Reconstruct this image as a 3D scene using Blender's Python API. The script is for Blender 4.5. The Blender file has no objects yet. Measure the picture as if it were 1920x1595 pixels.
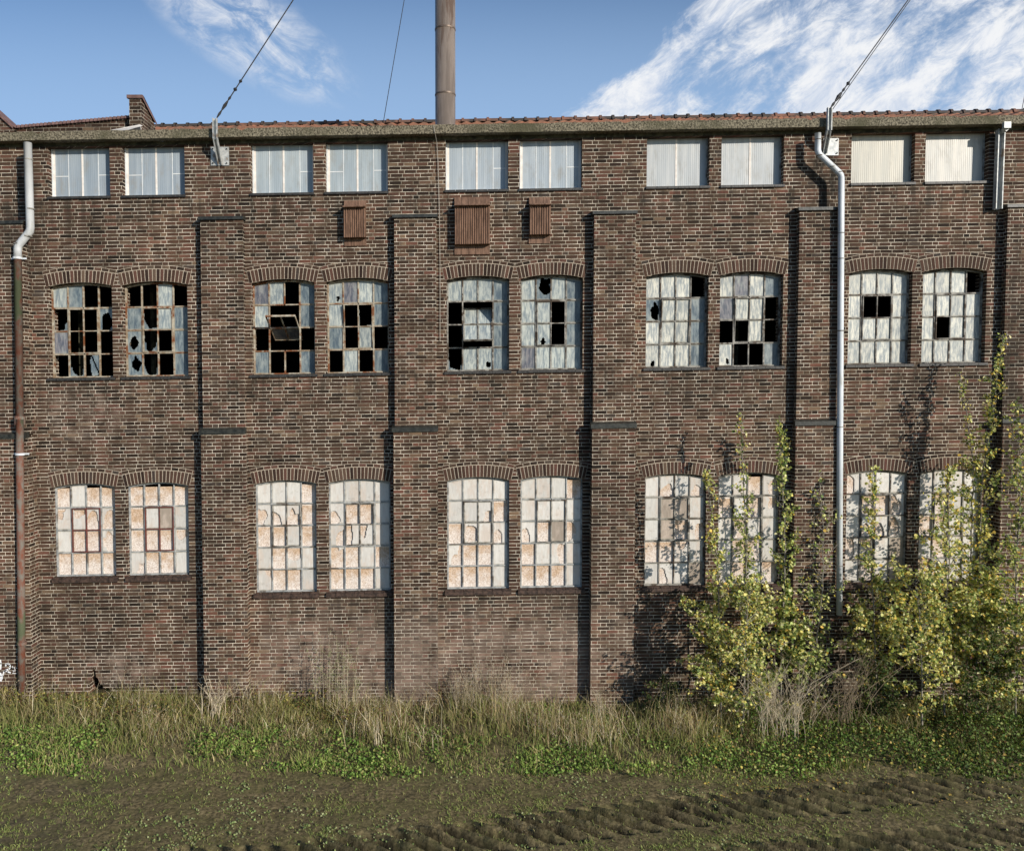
import bpy, math, random
import numpy as np
from mathutils import Vector, Matrix
from mathutils.geometry import delaunay_2d_cdt

random.seed(7)
RNG = np.random.default_rng(11)
sc = bpy.context.scene
col = sc.collection
R = math.radians

# ------------------------------------------------------------------ camera numbers
F, CX, CY, D, EYE = 1500.0, 870.0, 797.5, 13.27, 5.3
TH = math.atan(2.9e-5 * 1500)
S = 0.0168                       # the courses of the old building run very slightly uphill to the right


def P(px, py, Y=0.0):
    a = (px - CX) / F
    b = (CY - py) / F
    dy = math.cos(TH) + b * math.sin(TH)
    dz = -math.sin(TH) + b * math.cos(TH)
    t = (Y + D) / dy
    return Vector((a * t, Y, EYE + dz * t))


def G(px, py, z=0.0):
    a = (px - CX) / F
    b = (CY - py) / F
    dy = math.cos(TH) + b * math.sin(TH)
    dz = -math.sin(TH) + b * math.cos(TH)
    t = (z - EYE) / dz
    return Vector((a * t, -D + dy * t, z))


def UV(px, py, Y=0.0):
    p = P(px, py, Y)
    return p.x, p.z - S * p.x


def V(px, py, Y=0.0):
    return UV(px, py, Y)[1]


def U(px, py, Y=0.0):
    return P(px, py, Y).x


# ------------------------------------------------------------------ node helpers
class NT:
    def __init__(self, name, world=False):
        if world:
            self.m = bpy.data.worlds.new(name)
        else:
            self.m = bpy.data.materials.new(name)
        self.m.use_nodes = True
        self.t = self.m.node_tree
        self.t.nodes.clear()
        if not world:
            self.out = self.t.nodes.new('ShaderNodeOutputMaterial')
            self.b = self.t.nodes.new('ShaderNodeBsdfPrincipled')
            self.t.links.new(self.b.outputs[0], self.out.inputs[0])

    def n(self, typ, **kw):
        nd = self.t.nodes.new(typ)
        for k, v in kw.items():
            setattr(nd, k, v)
        return nd

    def set(self, sock, v):
        if hasattr(v, 'is_output'):
            self.t.links.new(v, sock)
        elif v is not None:
            if isinstance(v, (tuple, list)) and len(v) == 3 and sock.type == 'RGBA':
                v = (*v, 1)
            sock.default_value = v

    def math(self, op, a, b=None, c=None, clamp=False):
        nd = self.n('ShaderNodeMath', operation=op, use_clamp=clamp)
        for i, v in enumerate((a, b, c)):
            if v is not None:
                self.set(nd.inputs[i], v)
        return nd.outputs[0]

    def mix(self, f, a, b, mode='MIX'):
        nd = self.n('ShaderNodeMix', data_type='RGBA', blend_type=mode)
        self.set(nd.inputs[0], f)
        self.set(nd.inputs[6], a)
        self.set(nd.inputs[7], b)
        return nd.outputs[2]

    def noise(self, vec=None, scale=5, detail=3, rough=.55, dist=0, color=False):
        nd = self.n('ShaderNodeTexNoise')
        if vec is not None:
            self.set(nd.inputs['Vector'], vec)
        nd.inputs['Scale'].default_value = scale
        nd.inputs['Detail'].default_value = detail
        nd.inputs['Roughness'].default_value = rough
        nd.inputs['Distortion'].default_value = dist
        return nd.outputs[1 if color else 0]

    def ramp(self, f, stops, interp='LINEAR'):
        nd = self.n('ShaderNodeValToRGB')
        nd.color_ramp.interpolation = interp
        e = nd.color_ramp.elements
        while len(e) < len(stops):
            e.new(.5)
        for i, (p, c) in enumerate(stops):
            e[i].position = p
            e[i].color = (*c, 1) if len(c) == 3 else c
        self.set(nd.inputs[0], f)
        return nd.outputs[0]

    def smooth(self, v, a, b, lo=0., hi=1.):
        nd = self.n('ShaderNodeMapRange', interpolation_type='SMOOTHSTEP')
        self.set(nd.inputs[0], v)
        nd.inputs[1].default_value = a
        nd.inputs[2].default_value = b
        nd.inputs[3].default_value = lo
        nd.inputs[4].default_value = hi
        return nd.outputs[0]

    def pos(self):
        g = self.n('ShaderNodeNewGeometry')
        s = self.n('ShaderNodeSeparateXYZ')
        self.t.links.new(g.outputs['Position'], s.inputs[0])
        return g.outputs['Position'], s.outputs[0], s.outputs[1], s.outputs[2]

    def vec(self, x, y, z):
        nd = self.n('ShaderNodeCombineXYZ')
        for i, v in enumerate((x, y, z)):
            self.set(nd.inputs[i], v)
        return nd.outputs[0]

    def vscale(self, v, s):
        nd = self.n('ShaderNodeVectorMath', operation='MULTIPLY')
        self.set(nd.inputs[0], v)
        nd.inputs[1].default_value = s
        return nd.outputs[0]

    def bump(self, h, dist=.01, strength=1.):
        nd = self.n('ShaderNodeBump')
        nd.inputs['Distance'].default_value = dist
        nd.inputs['Strength'].default_value = strength
        self.set(nd.inputs['Height'], h)
        self.t.links.new(nd.outputs[0], self.b.inputs['Normal'])

    def attr(self, name):
        return self.n('ShaderNodeAttribute', attribute_name=name)

    def fin(self, color, rough=.9, spec=.3, metal=0.):
        self.set(self.b.inputs['Base Color'], color)
        self.set(self.b.inputs['Roughness'], rough)
        self.b.inputs['Specular IOR Level'].default_value = spec
        self.b.inputs['Metallic'].default_value = metal
        return self.m


SILL1, SILL2, SILL3 = 8.55, 5.62, 1.98
BRICKS = [(0.0, (.016, .011, .008)), (.14, (.032, .020, .014)), (.32, (.055, .031, .021)), (.48, (.043, .029, .020)),
          (.60, (.072, .038, .027)), (.72, (.060, .041, .027)), (.82, (.100, .046, .034)), (.91, (.098, .066, .045)), (.96, (.040, .032, .028)), (1., (.130, .090, .060))]
MORTAR = (.69, .61, .49)


def brick_material(name, Lp, edges, rowoff, wild=.0, uoff=0., gain=1.0):
    t = NT(name)
    p, x, y, z = t.pos()
    wob = t.noise(p, 1.3, 2)
    wob2 = t.noise(p, 9, 2)
    v = t.math('SUBTRACT', z, t.math('MULTIPLY', x, S))
    v = t.math('ADD', v, t.math('MULTIPLY', t.math('SUBTRACT', wob, .5), .008))
    v = t.math('ADD', v, t.math('MULTIPLY', t.math('SUBTRACT', wob2, .5), .0025))
    u = t.math('ADD', t.math('ADD', x, y), 50 + uoff)
    CH = .0595
    vr = t.math('DIVIDE', v, CH)
    row = t.math('FLOOR', vr)
    rf = t.math('SUBTRACT', vr, row)
    wn = t.n('ShaderNodeTexWhiteNoise', noise_dimensions='1D')
    t.set(wn.inputs['W'], row)
    off = t.math('ADD', t.math('MULTIPLY', t.math('PINGPONG', row, 1.0), rowoff), t.math('MULTIPLY', wn.outputs[0], wild))
    ur = t.math('ADD', t.math('DIVIDE', u, Lp), off)
    # header position wanders a little
    cell = t.math('FLOOR', ur)
    tf = t.math('SUBTRACT', ur, cell)
    d = t.math('MINIMUM', tf, t.math('SUBTRACT', 1., tf))
    idx = None
    for e in edges:
        d = t.math('MINIMUM', d, t.math('ABSOLUTE', t.math('SUBTRACT', tf, e)))
        g = t.math('GREATER_THAN', tf, e)
        idx = g if idx is None else t.math('ADD', idx, g)
    d = t.math('MULTIPLY', d, Lp)
    dv = t.math('MULTIPLY', t.math('MINIMUM', rf, t.math('SUBTRACT', 1., rf)), CH)
    dm = t.math('MINIMUM', t.math('ADD', d, .0011), dv)
    edge = t.math('MULTIPLY', t.math('SUBTRACT', t.noise(p, 60, 2), .5), .006)
    mort = t.smooth(t.math('ADD', dm, edge), .0040, .0064, 1., 0.)
    wn2 = t.n('ShaderNodeTexWhiteNoise', noise_dimensions='3D')
    t.set(wn2.inputs['Vector'], t.vec(cell, row, idx))
    patch = t.noise(p, .8, 3)
    rnd = t.math('ADD', wn2.outputs[0], t.math('MULTIPLY', t.math('SUBTRACT', patch, .5), .5), clamp=True)
    bc = t.ramp(rnd, BRICKS)
    fine = t.noise(p, 110, 4, .7)
    bc = t.mix(1., bc, t.ramp(fine, [(.3, (.62, .60, .58)), (.7, (1.45, 1.42, 1.38))]), 'MULTIPLY')
    # dirt in the mortar: darker patches and mossy lines
    md = t.noise(p, 5, 4, .6)
    mc = t.mix(t.smooth(md, .38, .62), (.27, .225, .165), MORTAR)
    # broad uneven weathering of the brick faces
    wth = t.noise(t.vscale(p, (.8, 1, .45)), .9, 5, .62)
    bc = t.mix(1., bc, t.ramp(wth, [(.30, (.62, .61, .60)), (.5, (1.08, 1.06, 1.04)), (.68, (1.6, 1.5, 1.42))]), 'MULTIPLY')
    mc = t.mix(1., mc, t.ramp(wth, [(.30, (.62, .62, .60)), (.5, (1., 1., 1.)), (.7, (1.12, 1.1, 1.08))]), 'MULTIPLY')
    # soot high under the eaves and grime everywhere
    soot = t.math('MULTIPLY', t.smooth(v, 8.6, 9.6), t.smooth(t.noise(p, 1.4, 3), .35, .65))
    streak = t.smooth(t.noise(t.vscale(p, (5, 1, .5)), 1.0, 4, .6), .50, .72)
    mc = t.mix(t.math('MULTIPLY', soot, .55), mc, (.10, .09, .07))
    mc = t.mix(t.math('MULTIPLY', streak, .45), mc, (.14, .12, .09))
    c = t.mix(mort, bc, mc)
    # lime bloom: low on the wall in the middle bays and a smear in the left bay
    blown = t.smooth(t.noise(p, 2.2, 4, .65), .34, .60)
    low = t.smooth(v, 2.2, .7)
    xm = t.math('MULTIPLY', t.smooth(x, -4.2, -2.5), t.smooth(x, 3.6, 2.0))
    bloom = t.math('MULTIPLY', t.math('MULTIPLY', low, blown), xm)
    e1 = t.math('ADD', t.math('POWER', t.math('DIVIDE', t.math('ADD', x, 6.35), .9), 2.),
                t.math('POWER', t.math('DIVIDE', t.math('SUBTRACT', v, 5.0), .55), 2.))
    sm = t.math('MULTIPLY', t.smooth(e1, 1., .1), t.smooth(t.noise(p, 3.2, 5, .7), .40, .66))
    e2 = t.math('ADD', t.math('POWER', t.math('DIVIDE', t.math('ADD', x, 5.8), .8), 2.),
                t.math('POWER', t.math('DIVIDE', t.math('SUBTRACT', v, .75), .35), 2.))
    sm2 = t.math('MULTIPLY', t.smooth(e2, 1., .2), t.smooth(t.noise(p, 4.2, 5, .7), .40, .62))
    bl = t.math('MAXIMUM', t.math('MAXIMUM', t.math('MULTIPLY', bloom, .50), t.math('MULTIPLY', sm, .38)), t.math('MULTIPLY', sm2, .5))
    bn = t.math('ADD', t.math('MULTIPLY', wn2.outputs[0], .5), .5)
    c = t.mix(t.math('MULTIPLY', bl, t.math('MULTIPLY', t.math('SUBTRACT', 1., mort), bn)), c, (.31, .215, .165))
    c = t.mix(t.math('MULTIPLY', bl, .22), c, (.45, .35, .28))
    # black run-off stains where gutters leaked
    for (cx, cv, rx, rv, k) in ((5.9, 8.7, .33, .85, .85), (-7.2, 8.3, .45, 1.3, .6), (9.0, 5.0, .25, 4, .5), (-3.98, 9.0, .3, .4, .35)):
        ee = t.math('ADD', t.math('POWER', t.math('DIVIDE', t.math('SUBTRACT', x, cx), rx), 2.),
                    t.math('POWER', t.math('DIVIDE', t.math('SUBTRACT', v, cv), rv), 2.))
        ss = t.math('MULTIPLY', t.smooth(ee, 1., .1), t.smooth(t.noise(t.vscale(p, (1, 1, .5)), 6, 3, .6), .34, .58))
        c = t.mix(t.math('MULTIPLY', ss, k), c, (.017, .015, .011))
    for (vb_, k) in ((SILL1, .55), (SILL2, .5), (SILL3, .4)):
        below = t.math('MULTIPLY', t.smooth(v, vb_ - .75, vb_ - .03), t.smooth(v, vb_ + .01, vb_ - .04))
        rn = t.smooth(t.noise(t.vscale(p, (7, 1, .35)), 1., 3, .6), .46, .64)
        c = t.mix(t.math('MULTIPLY', t.math('MULTIPLY', below, rn), k), c, (.020, .018, .013))
    # damp moss at the foot
    foot = t.math('MULTIPLY', t.smooth(v, .75, .1), t.smooth(t.noise(p, 3, 4), .4, .7))
    c = t.mix(t.math('MULTIPLY', foot, .30), c, (.07, .065, .03))
    if gain != 1.:
        c = t.mix(1., c, (gain, gain, gain), 'MULTIPLY')
    t.bump(t.math('ADD', t.math('ADD', t.math('MULTIPLY', mort, -.6), t.math('MULTIPLY', wn2.outputs[0], .35)), t.math('MULTIPLY', fine, .6)), .008, .9)
    return t.fin(c, .9, .2)


M = {}
M['wall'] = brick_material('brick_wall', .488, (.4, .8), .5, wild=.07)
M['pier'] = brick_material('brick_pier', .294, (.667,), .5, uoff=.03)
M['back_brick'] = brick_material('brick_rear', .294, (.667,), .5, gain=.9)


def mat_attr(name, noise_scale=60, lo=.7, hi=1.35, rough=.9, spec=.2, bumpd=0.):
    t = NT(name)
    p, x, y, z = t.pos()
    a = t.attr('Col').outputs['Color']
    nz = t.noise(p, noise_scale, 4, .65)
    c = t.mix(1., a, t.ramp(nz, [(.3, (lo,) * 3), (.7, (hi,) * 3)]), 'MULTIPLY')
    if bumpd:
        t.bump(nz, bumpd)
    return t.fin(c, rough, spec)


M['brick_attr'] = mat_attr('voussoir_brick', 100, .6, 1.45, bumpd=.004)


def mat_noise(name, a, b, scale=20, rough=.85, spec=.3, metal=0., bumpd=.003, detail=4, stretch=None, c3=None, s3=3., t3=(.5, .6)):
    t = NT(name)
    p, x, y, z = t.pos()
    pv = t.vscale(p, stretch) if stretch else p
    nz = t.noise(pv, scale, detail, .65)
    c = t.mix(t.smooth(nz, .35, .65), a, b)
    if c3:
        c = t.mix(t.smooth(t.noise(pv, s3, 4, .6), *t3), c, c3)
    t.bump(nz, bumpd)
    return t.fin(c, rough, spec, metal)


M['cornice'] = mat_noise('pebbledash_concrete', (.040, .034, .022), (.27, .235, .165), 34, bumpd=.02, c3=(.085, .078, .045), s3=1.3, t3=(.48, .7))
M['lintel'] = mat_noise('mossy_concrete', (.035, .032, .018), (.10, .09, .055), 9, bumpd=.01, c3=(.02, .02, .012), s3=2)
M['sill'] = mat_noise('dark_sill_brick', (.018, .018, .017), (.05, .045, .04), 25, rough=.5, spec=.5)
M['sill_brown'] = mat_noise('brown_sill_brick', (.028, .018, .014), (.085, .052, .038), 18, rough=.6, spec=.4)
M['cap'] = mat_noise('glazed_cap_brick', (.012, .013, .011), (.035, .036, .03), 14, rough=.45, spec=.5)
M['frame'] = mat_noise('rusty_cream_steel', (.42, .38, .30), (.22, .15, .09), 9, rough=.7, c3=(.17, .06, .022), s3=5, t3=(.5, .62))
M['frame_grey'] = mat_noise('grey_steel_bar', (.42, .42, .40), (.22, .23, .23), 12, rough=.6, c3=(.12, .10, .08), s3=4, t3=(.5, .66))
M['frame_red'] = mat_noise('red_steel_bar', (.16, .045, .035), (.10, .045, .035), 12, rough=.7)
M['frame_dark'] = mat_noise('weathered_dark_bar', (.10, .095, .085), (.34, .32, .28), 8, rough=.7, c3=(.07, .05, .035), s3=6)
M['pvc'] = mat_noise('grey_pvc', (.42, .43, .43), (.58, .59, .60), 3, rough=.45, spec=.4, bumpd=.0, stretch=(1, 1, .35), c3=(.27, .27, .23), s3=3.2, t3=(.48, .7))
M['pvc_white'] = mat_noise('pale_pvc', (.54, .57, .60), (.66, .69, .72), 5, rough=.5, spec=.35, bumpd=.0, stretch=(1, 1, .3), c3=(.34, .33, .28), s3=3.5, t3=(.5, .72))
M['rust'] = mat_noise('rusty_flaking_iron', (.17, .06, .035), (.17, .15, .125), 13, rough=.8, stretch=(1, 1, .45), c3=(.10, .115, .065), s3=2.3, t3=(.54, .62))
M['galv'] = mat_noise('galvanised_steel', (.32, .34, .34), (.52, .52, .50), 14, rough=.5, spec=.5, metal=.2, c3=(.22, .16, .11), s3=6, t3=(.56, .68))
M['vent'] = mat_noise('brown_ribbed_metal', (.10, .055, .034), (.20, .115, .075), 12, rough=.6, stretch=(3, 1, .4), bumpd=.001)
M['stack'] = mat_noise('stainless_heat_tinted', (.25, .20, .16), (.36, .29, .235), 3, rough=.42, spec=.5, metal=.45, stretch=(4, 4, .5), bumpd=.0, c3=(.19, .13, .095), s3=1.4)
M['stackband'] = mat_noise('stack_band', (.12, .09, .07), (.2, .15, .12), 12, rough=.5, metal=.4, bumpd=0.)
M['wire'] = mat_noise('dark_steel_rope', (.015, .015, .017), (.04, .04, .04), 30, rough=.6, bumpd=0.)
M['cable'] = mat_noise('pale_cable', (.25, .23, .2), (.4, .37, .32), 30, rough=.6, bumpd=0.)
M['tile'] = mat_noise('orange_roof_tile', (.33, .145, .085), (.20, .10, .065), 7, rough=.8, c3=(.12, .085, .06), s3=2.5, t3=(.5, .65))
M['ridge'] = mat_noise('ridge_tile', (.21, .095, .06), (.12, .07, .05), 5, rough=.7, c3=(.05, .042, .036), s3=2.2, t3=(.42, .56))
M['coping'] = mat_noise('purple_coping_tile', (.12, .07, .06), (.20, .12, .105), 9, rough=.6)
M['flash'] = mat_noise('white_flashing', (.60, .57, .52), (.45, .42, .38), 6, rough=.6)
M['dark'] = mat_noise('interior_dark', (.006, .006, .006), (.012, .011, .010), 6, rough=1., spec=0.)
M['paint'] = mat_noise('white_spray_paint', (.68, .68, .70), (.85, .85, .86), 40, rough=.6)
M['bark'] = mat_noise('pale_birch_bark', (.30, .27, .22), (.14, .12, .09), 40, rough=.8, stretch=(1, 1, .4))
M['bark2'] = mat_noise('brown_twig', (.17, .125, .08), (.34, .26, .17), 40, rough=.8)
M['straw'] = mat_noise('dry_straw_stem', (.66, .56, .40), (.42, .34, .23), 20, rough=.8, bumpd=0.)


def glass_mat(name, lower=False):
    t = NT(name)
    p, x, y, z = t.pos()
    a = t.attr('Col').outputs['Color']
    uvn = t.n('ShaderNodeUVMap', uv_map='UVMap')
    s = t.n('ShaderNodeSeparateXYZ')
    t.t.links.new(uvn.outputs[0], s.inputs[0])
    uu, vv = s.outputs[0], s.outputs[1]
    st = t.noise(t.vscale(p, (26, 1, 5.0)), 1., 5, .72)
    bl = t.noise(t.vscale(p, (7, 7, 3)), 1., 4, .6)
    if lower:
        c = t.mix(1., a, t.ramp(st, [(.3, (.86,) * 3), (.7, (1.1,) * 3)]), 'MULTIPLY')
        c = t.mix(t.smooth(bl, .46, .66, 0, .6), c, (.56, .46, .38))
        c = t.mix(t.smooth(t.noise(p, 11, 5, .7), .55, .7, 0, .4), c, (.30, .26, .22))
    else:
        c = t.mix(t.smooth(st, .40, .62), t.mix(1., a, (.60, .63, .66), 'MULTIPLY'), t.mix(1., a, (1.42, 1.32, 1.16), 'MULTIPLY'))
        c = t.mix(t.smooth(bl, .48, .72, 0, .6), c, (.38, .40, .37))
        c = t.mix(t.smooth(t.noise(t.vscale(p, (16, 1, 5)), 1., 5, .7), .55, .75, 0, .55), c, (.09, .12, .15))
    ex = t.math('MINIMUM', uu, t.math('SUBTRACT', 1., uu))
    ey = t.math('MINIMUM', vv, t.math('SUBTRACT', 1., vv))
    ed = t.math('ADD', t.math('MINIMUM', ex, ey), t.math('MULTIPLY', t.math('SUBTRACT', t.noise(p, 18, 3), .5), .10))
    c = t.mix(t.smooth(ed, .09, .0, 0, .75), c, (.30, .28, .22))
    c = t.mix(t.smooth(ed, .03, -.01, 0, .8), c, (.07, .06, .045))
    t.bump(st, .002, .6)
    t.set(t.b.inputs['Roughness'], t.smooth(st, .3, .7, .25, .55))
    return t.fin(c, t.smooth(st, .3, .7, .28, .6), .45)


M['glass'] = glass_mat('dirty_wired_glass')
M['glass_low'] = glass_mat('whitewashed_glass', True)


def board_mat():
    t = NT('painted_chipboard')
    p, x, y, z = t.pos()
    a = t.attr('Col').outputs['Color']
    uvn = t.n('ShaderNodeUVMap', uv_map='UVMap')
    s = t.n('ShaderNodeSeparateXYZ')
    t.t.links.new(uvn.outputs[0], s.inputs[0])
    vv = s.outputs[1]
    fl = t.noise(t.vscale(p, (60, 60, 40)), 1., 4, .7)
    big = t.noise(p, 5.5, 4, .7)
    osb = t.mix(t.smooth(fl, .36, .60), (.38, .25, .155), (.60, .44, .31))
    wh = t.mix(t.smooth(fl, .33, .55), (.50, .40, .33), (.76, .68, .61))
    fr = t.math('FRACT', t.math('MULTIPLY', vv, 1.0))
    k = t.smooth(t.math('ADD', t.math('MULTIPLY', fr, .35), t.math('MULTIPLY', big, .95)), .52, .88)
    ln = t.math('ABSOLUTE', t.math('SUBTRACT', t.noise(t.vscale(p, (1, 1, 1)), 7, 5, .7, 1.5), .5))
    wh = t.mix(t.smooth(ln, .022, .0, 0, .6), wh, (.25, .15, .09))
    c = t.mix(k, wh, osb)
    t.bump(fl, .006)
    return t.fin(c, .85, .2)


M['board'] = board_mat()


def sheet_mat():
    t = NT('corrugated_translucent_sheet')
    p, x, y, z = t.pos()
    a = t.attr('Col').outputs['Color']
    w = t.math('SINE', t.math('MULTIPLY', x, 2 * math.pi / .032))
    nz = t.noise(t.vscale(p, (9, 1, .7)), 1.2, 4, .6)
    sp = t.noise(p, 70, 3, .7)
    c = t.mix(t.smooth(nz, .35, .7), t.mix(1., a, (.86, .88, .90), 'MULTIPLY'), t.mix(1., a, (1.12, 1.1, 1.08), 'MULTIPLY'))
    c = t.mix(t.math('MULTIPLY', t.math('ADD', t.math('MULTIPLY', w, .5), .5), .07), c, (.22, .24, .27))
    c = t.mix(t.smooth(sp, .66, .74, 0, .5), c, (.20, .18, .14))
    gr = t.smooth(t.noise(t.vscale(p, (4, 1, 1.6)), 1.3, 6, .7), .48, .72, 0, .55)
    c = t.mix(gr, c, (.26, .24, .20))
    t.bump(w, .0012, .35)
    return t.fin(c, .42, .45)


M['sheet'] = sheet_mat()
M['batten'] = mat_noise('pale_timber_batten', (.66, .60, .54), (.80, .75, .69), 8, rough=.8, bumpd=0.)
M['batten_thin'] = mat_noise('pale_glazing_strip', (.60, .62, .62), (.72, .73, .72), 8, rough=.7, bumpd=0.)


def leaf_mat(name, tr=.35, rough=.55):
    t = NT(name)
    a = t.attr('Col').outputs['Color']
    t.fin(a, rough, .25)
    ts = t.n('ShaderNodeBsdfTranslucent')
    t.set(ts.inputs[0], t.mix(1., a, (1.25, 1.2, .6), 'MULTIPLY'))
    mx = t.n('ShaderNodeMixShader')
    mx.inputs[0].default_value = tr
    t.t.links.new(t.b.outputs[0], mx.inputs[1])
    t.t.links.new(ts.outputs[0], mx.inputs[2])
    t.t.links.new(mx.outputs[0], t.out.inputs[0])
    return t.m


M['leaf'] = leaf_mat('leaf')
M['grass'] = leaf_mat('grass_blade', .25, .7)


def soil_mat():
    t = NT('damp_soil')
    p, x, y, z = t.pos()
    n1 = t.noise(p, 22, 6, .7)
    n2 = t.noise(p, 1.1, 4, .6)
    n3 = t.noise(t.vscale(p, (.5, 1.6, 1)), 3, 4, .6)
    c = t.mix(t.smooth(n1, .35, .68), (.065, .050, .022), (.26, .205, .105))
    c = t.mix(t.smooth(n3, .45, .7, 0, .6), c, (.080, .064, .031))
    wet = t.math('MULTIPLY', t.smooth(x, -3.5, -6.5), t.smooth(n2, .35, .6))
    c = t.mix(t.math('MULTIPLY', wet, .55), c, (.060, .055, .045))
    gr = t.smooth(t.noise(p, 55, 4, .7), .56, .70)
    c = t.mix(t.smooth(t.noise(t.vscale(p, (.6, 1.6, 1)), 1.6, 5, .6), .42, .62, 0, .45), c, (.105, .10, .035))
    c = t.mix(t.math('MULTIPLY', gr, .5), c, (.17, .19, .06))
    c = t.mix(1., c, t.attr('Col').outputs['Color'], 'MULTIPLY')  # vertex colour brings in the painted shade of the track grooves
    vo = t.n('ShaderNodeTexVoronoi')
    t.set(vo.inputs['Vector'], p)
    vo.inputs['Scale'].default_value = 34
    vo.inputs['Randomness'].default_value = 1
    peb = t.math('MULTIPLY', t.smooth(vo.outputs[0], .26, .16), t.smooth(t.noise(p, 2.3, 3), .52, .66))
    c = t.mix(t.math('MULTIPLY', peb, .7), c, (.26, .23, .17))
    t.bump(t.math('ADD', t.math('ADD', n1, peb), t.math('MULTIPLY', t.noise(p, 90, 3), .4)), .016, .8)
    return t.fin(c, .85, .25)


M['soil'] = soil_mat()


# ------------------------------------------------------------------ mesh builder
class MB:
    def __init__(self):
        self.v = []
        self.f = []
        self.c = []      # per face colour
        self.uv = []     # per face list of uv
        self.mi = []

    def face(self, pts, c=(1, 1, 1), uv=None, mi=0):
        i = len(self.v)
        self.v.extend([tuple(p) for p in pts])
        self.f.append(list(range(i, i + len(pts))))
        self.c.append(c)
        self.uv.append(uv)
        self.mi.append(mi)

    def box(self, x0, x1, y0, y1, z0, z1, c=(1, 1, 1), mi=0):
        a = [(x0, y0, z0), (x1, y0, z0), (x1, y1, z0), (x0, y1, z0), (x0, y0, z1), (x1, y0, z1), (x1, y1, z1), (x0, y1, z1)]
        for q in ((0, 3, 2, 1), (4, 5, 6, 7), (0, 1, 5, 4), (1, 2, 6, 5), (2, 3, 7, 6), (3, 0, 4, 7)):
            self.face([a[k] for k in q], c, None, mi)

    def prism(self, prof, x0, x1, c=(1, 1, 1)):
        """prof: (y,z) polygon extruded along x"""
        n = len(prof)
        for k in range(n):
            a, b = prof[k], prof[(k + 1) % n]
            self.face([(x0, *a), (x1, *a), (x1, *b), (x0, *b)], c)
        self.face([(x0, *q) for q in prof], c)
        self.face([(x1, *q) for q in reversed(prof)], c)

    def tube(self, pts, r, seg=10, c=(1, 1, 1), cap=True):
        pts = [Vector(p) for p in pts]
        rs = r if isinstance(r, (list, tuple)) else [r] * len(pts)
        rings = []
        for i, p in enumerate(pts):
            d = (pts[min(i + 1, len(pts) - 1)] - pts[max(i - 1, 0)]).normalized()
            ref = Vector((0, 1, 0)) if abs(d.y) < .9 else Vector((1, 0, 0))
            a = d.cross(ref).normalized()
            b = d.cross(a).normalized()
            i0 = len(self.v)
            for k in range(seg):
                t = 2 * math.pi * k / seg
                self.v.append(tuple(p + a * math.cos(t) * rs[i] + b * math.sin(t) * rs[i]))
            rings.append(i0)
        for i in range(len(pts) - 1):
            for k in range(seg):
                k2 = (k + 1) % seg
                self.f.append([rings[i] + k, rings[i] + k2, rings[i + 1] + k2, rings[i + 1] + k])
                self.c.append(c)
                self.uv.append(None)
                self.mi.append(0)
        if cap:
            for r0 in (rings[0], rings[-1]):
                self.f.append([r0 + k for k in range(seg)])
                self.c.append(c)
                self.uv.append(None)
                self.mi.append(0)

    def build(self, name, mat, parent=None, origin=None, shear=False, smooth=False, bevel=0.):
        """vertices are world coordinates (before the slope of the courses is added)"""
        v = np.array(self.v, dtype=np.float64).reshape(-1, 3)
        if shear:
            v[:, 2] += S * v[:, 0]
        if origin is None:
            origin = root_of(parent) if parent else Vector((0, 0, 0))
        v -= np.array(origin)
        me = bpy.data.meshes.new(name)
        me.from_pydata(v.tolist(), [], self.f)
        mats = mat if isinstance(mat, (list, tuple)) else [mat]
        for m in mats:
            me.materials.append(m)
        if len(mats) > 1:
            me.polygons.foreach_set('material_index', self.mi)
        ca = me.color_attributes.new('Col', 'FLOAT_COLOR', 'CORNER')
        flat = []
        for f, c in zip(self.f, self.c):
            flat.extend((c[0], c[1], c[2], 1.) * len(f))
        ca.data.foreach_set('color', flat)
        if any(u is not None for u in self.uv):
            ul = me.uv_layers.new(name='UVMap')
            flat = []
            for f, u in zip(self.f, self.uv):
                if u is None:
                    flat.extend((.5, .5) * len(f))
                else:
                    for q in u:
                        flat.extend(q)
            ul.data.foreach_set('uv', flat)
        if smooth:
            me.polygons.foreach_set('use_smooth', [True] * len(me.polygons))
        me.update()
        o = bpy.data.objects.new(name, me)
        col.objects.link(o)
        if parent:
            o.parent = parent
        else:
            o.location = origin
        if bevel:
            md = o.modifiers.new('bevel', 'BEVEL')
            md.width = bevel
            md.segments = 2
            md.limit_method = 'ANGLE'
        return o


def root_of(o):
    while o.parent:
        o = o.parent
    return Vector(o.location)


def tag(o, label=None, cat=None, group=None, kind=None):
    if label:
        o['label'] = label
    if cat:
        o['category'] = cat
    if group:
        o['group'] = group
    if kind:
        o['kind'] = kind
    return o


def empty(name, loc, label, cat, group=None):
    o = bpy.data.objects.new(name, None)
    o.location = loc
    o.empty_display_size = .2
    col.objects.link(o)
    return tag(o, label, cat, group)


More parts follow.
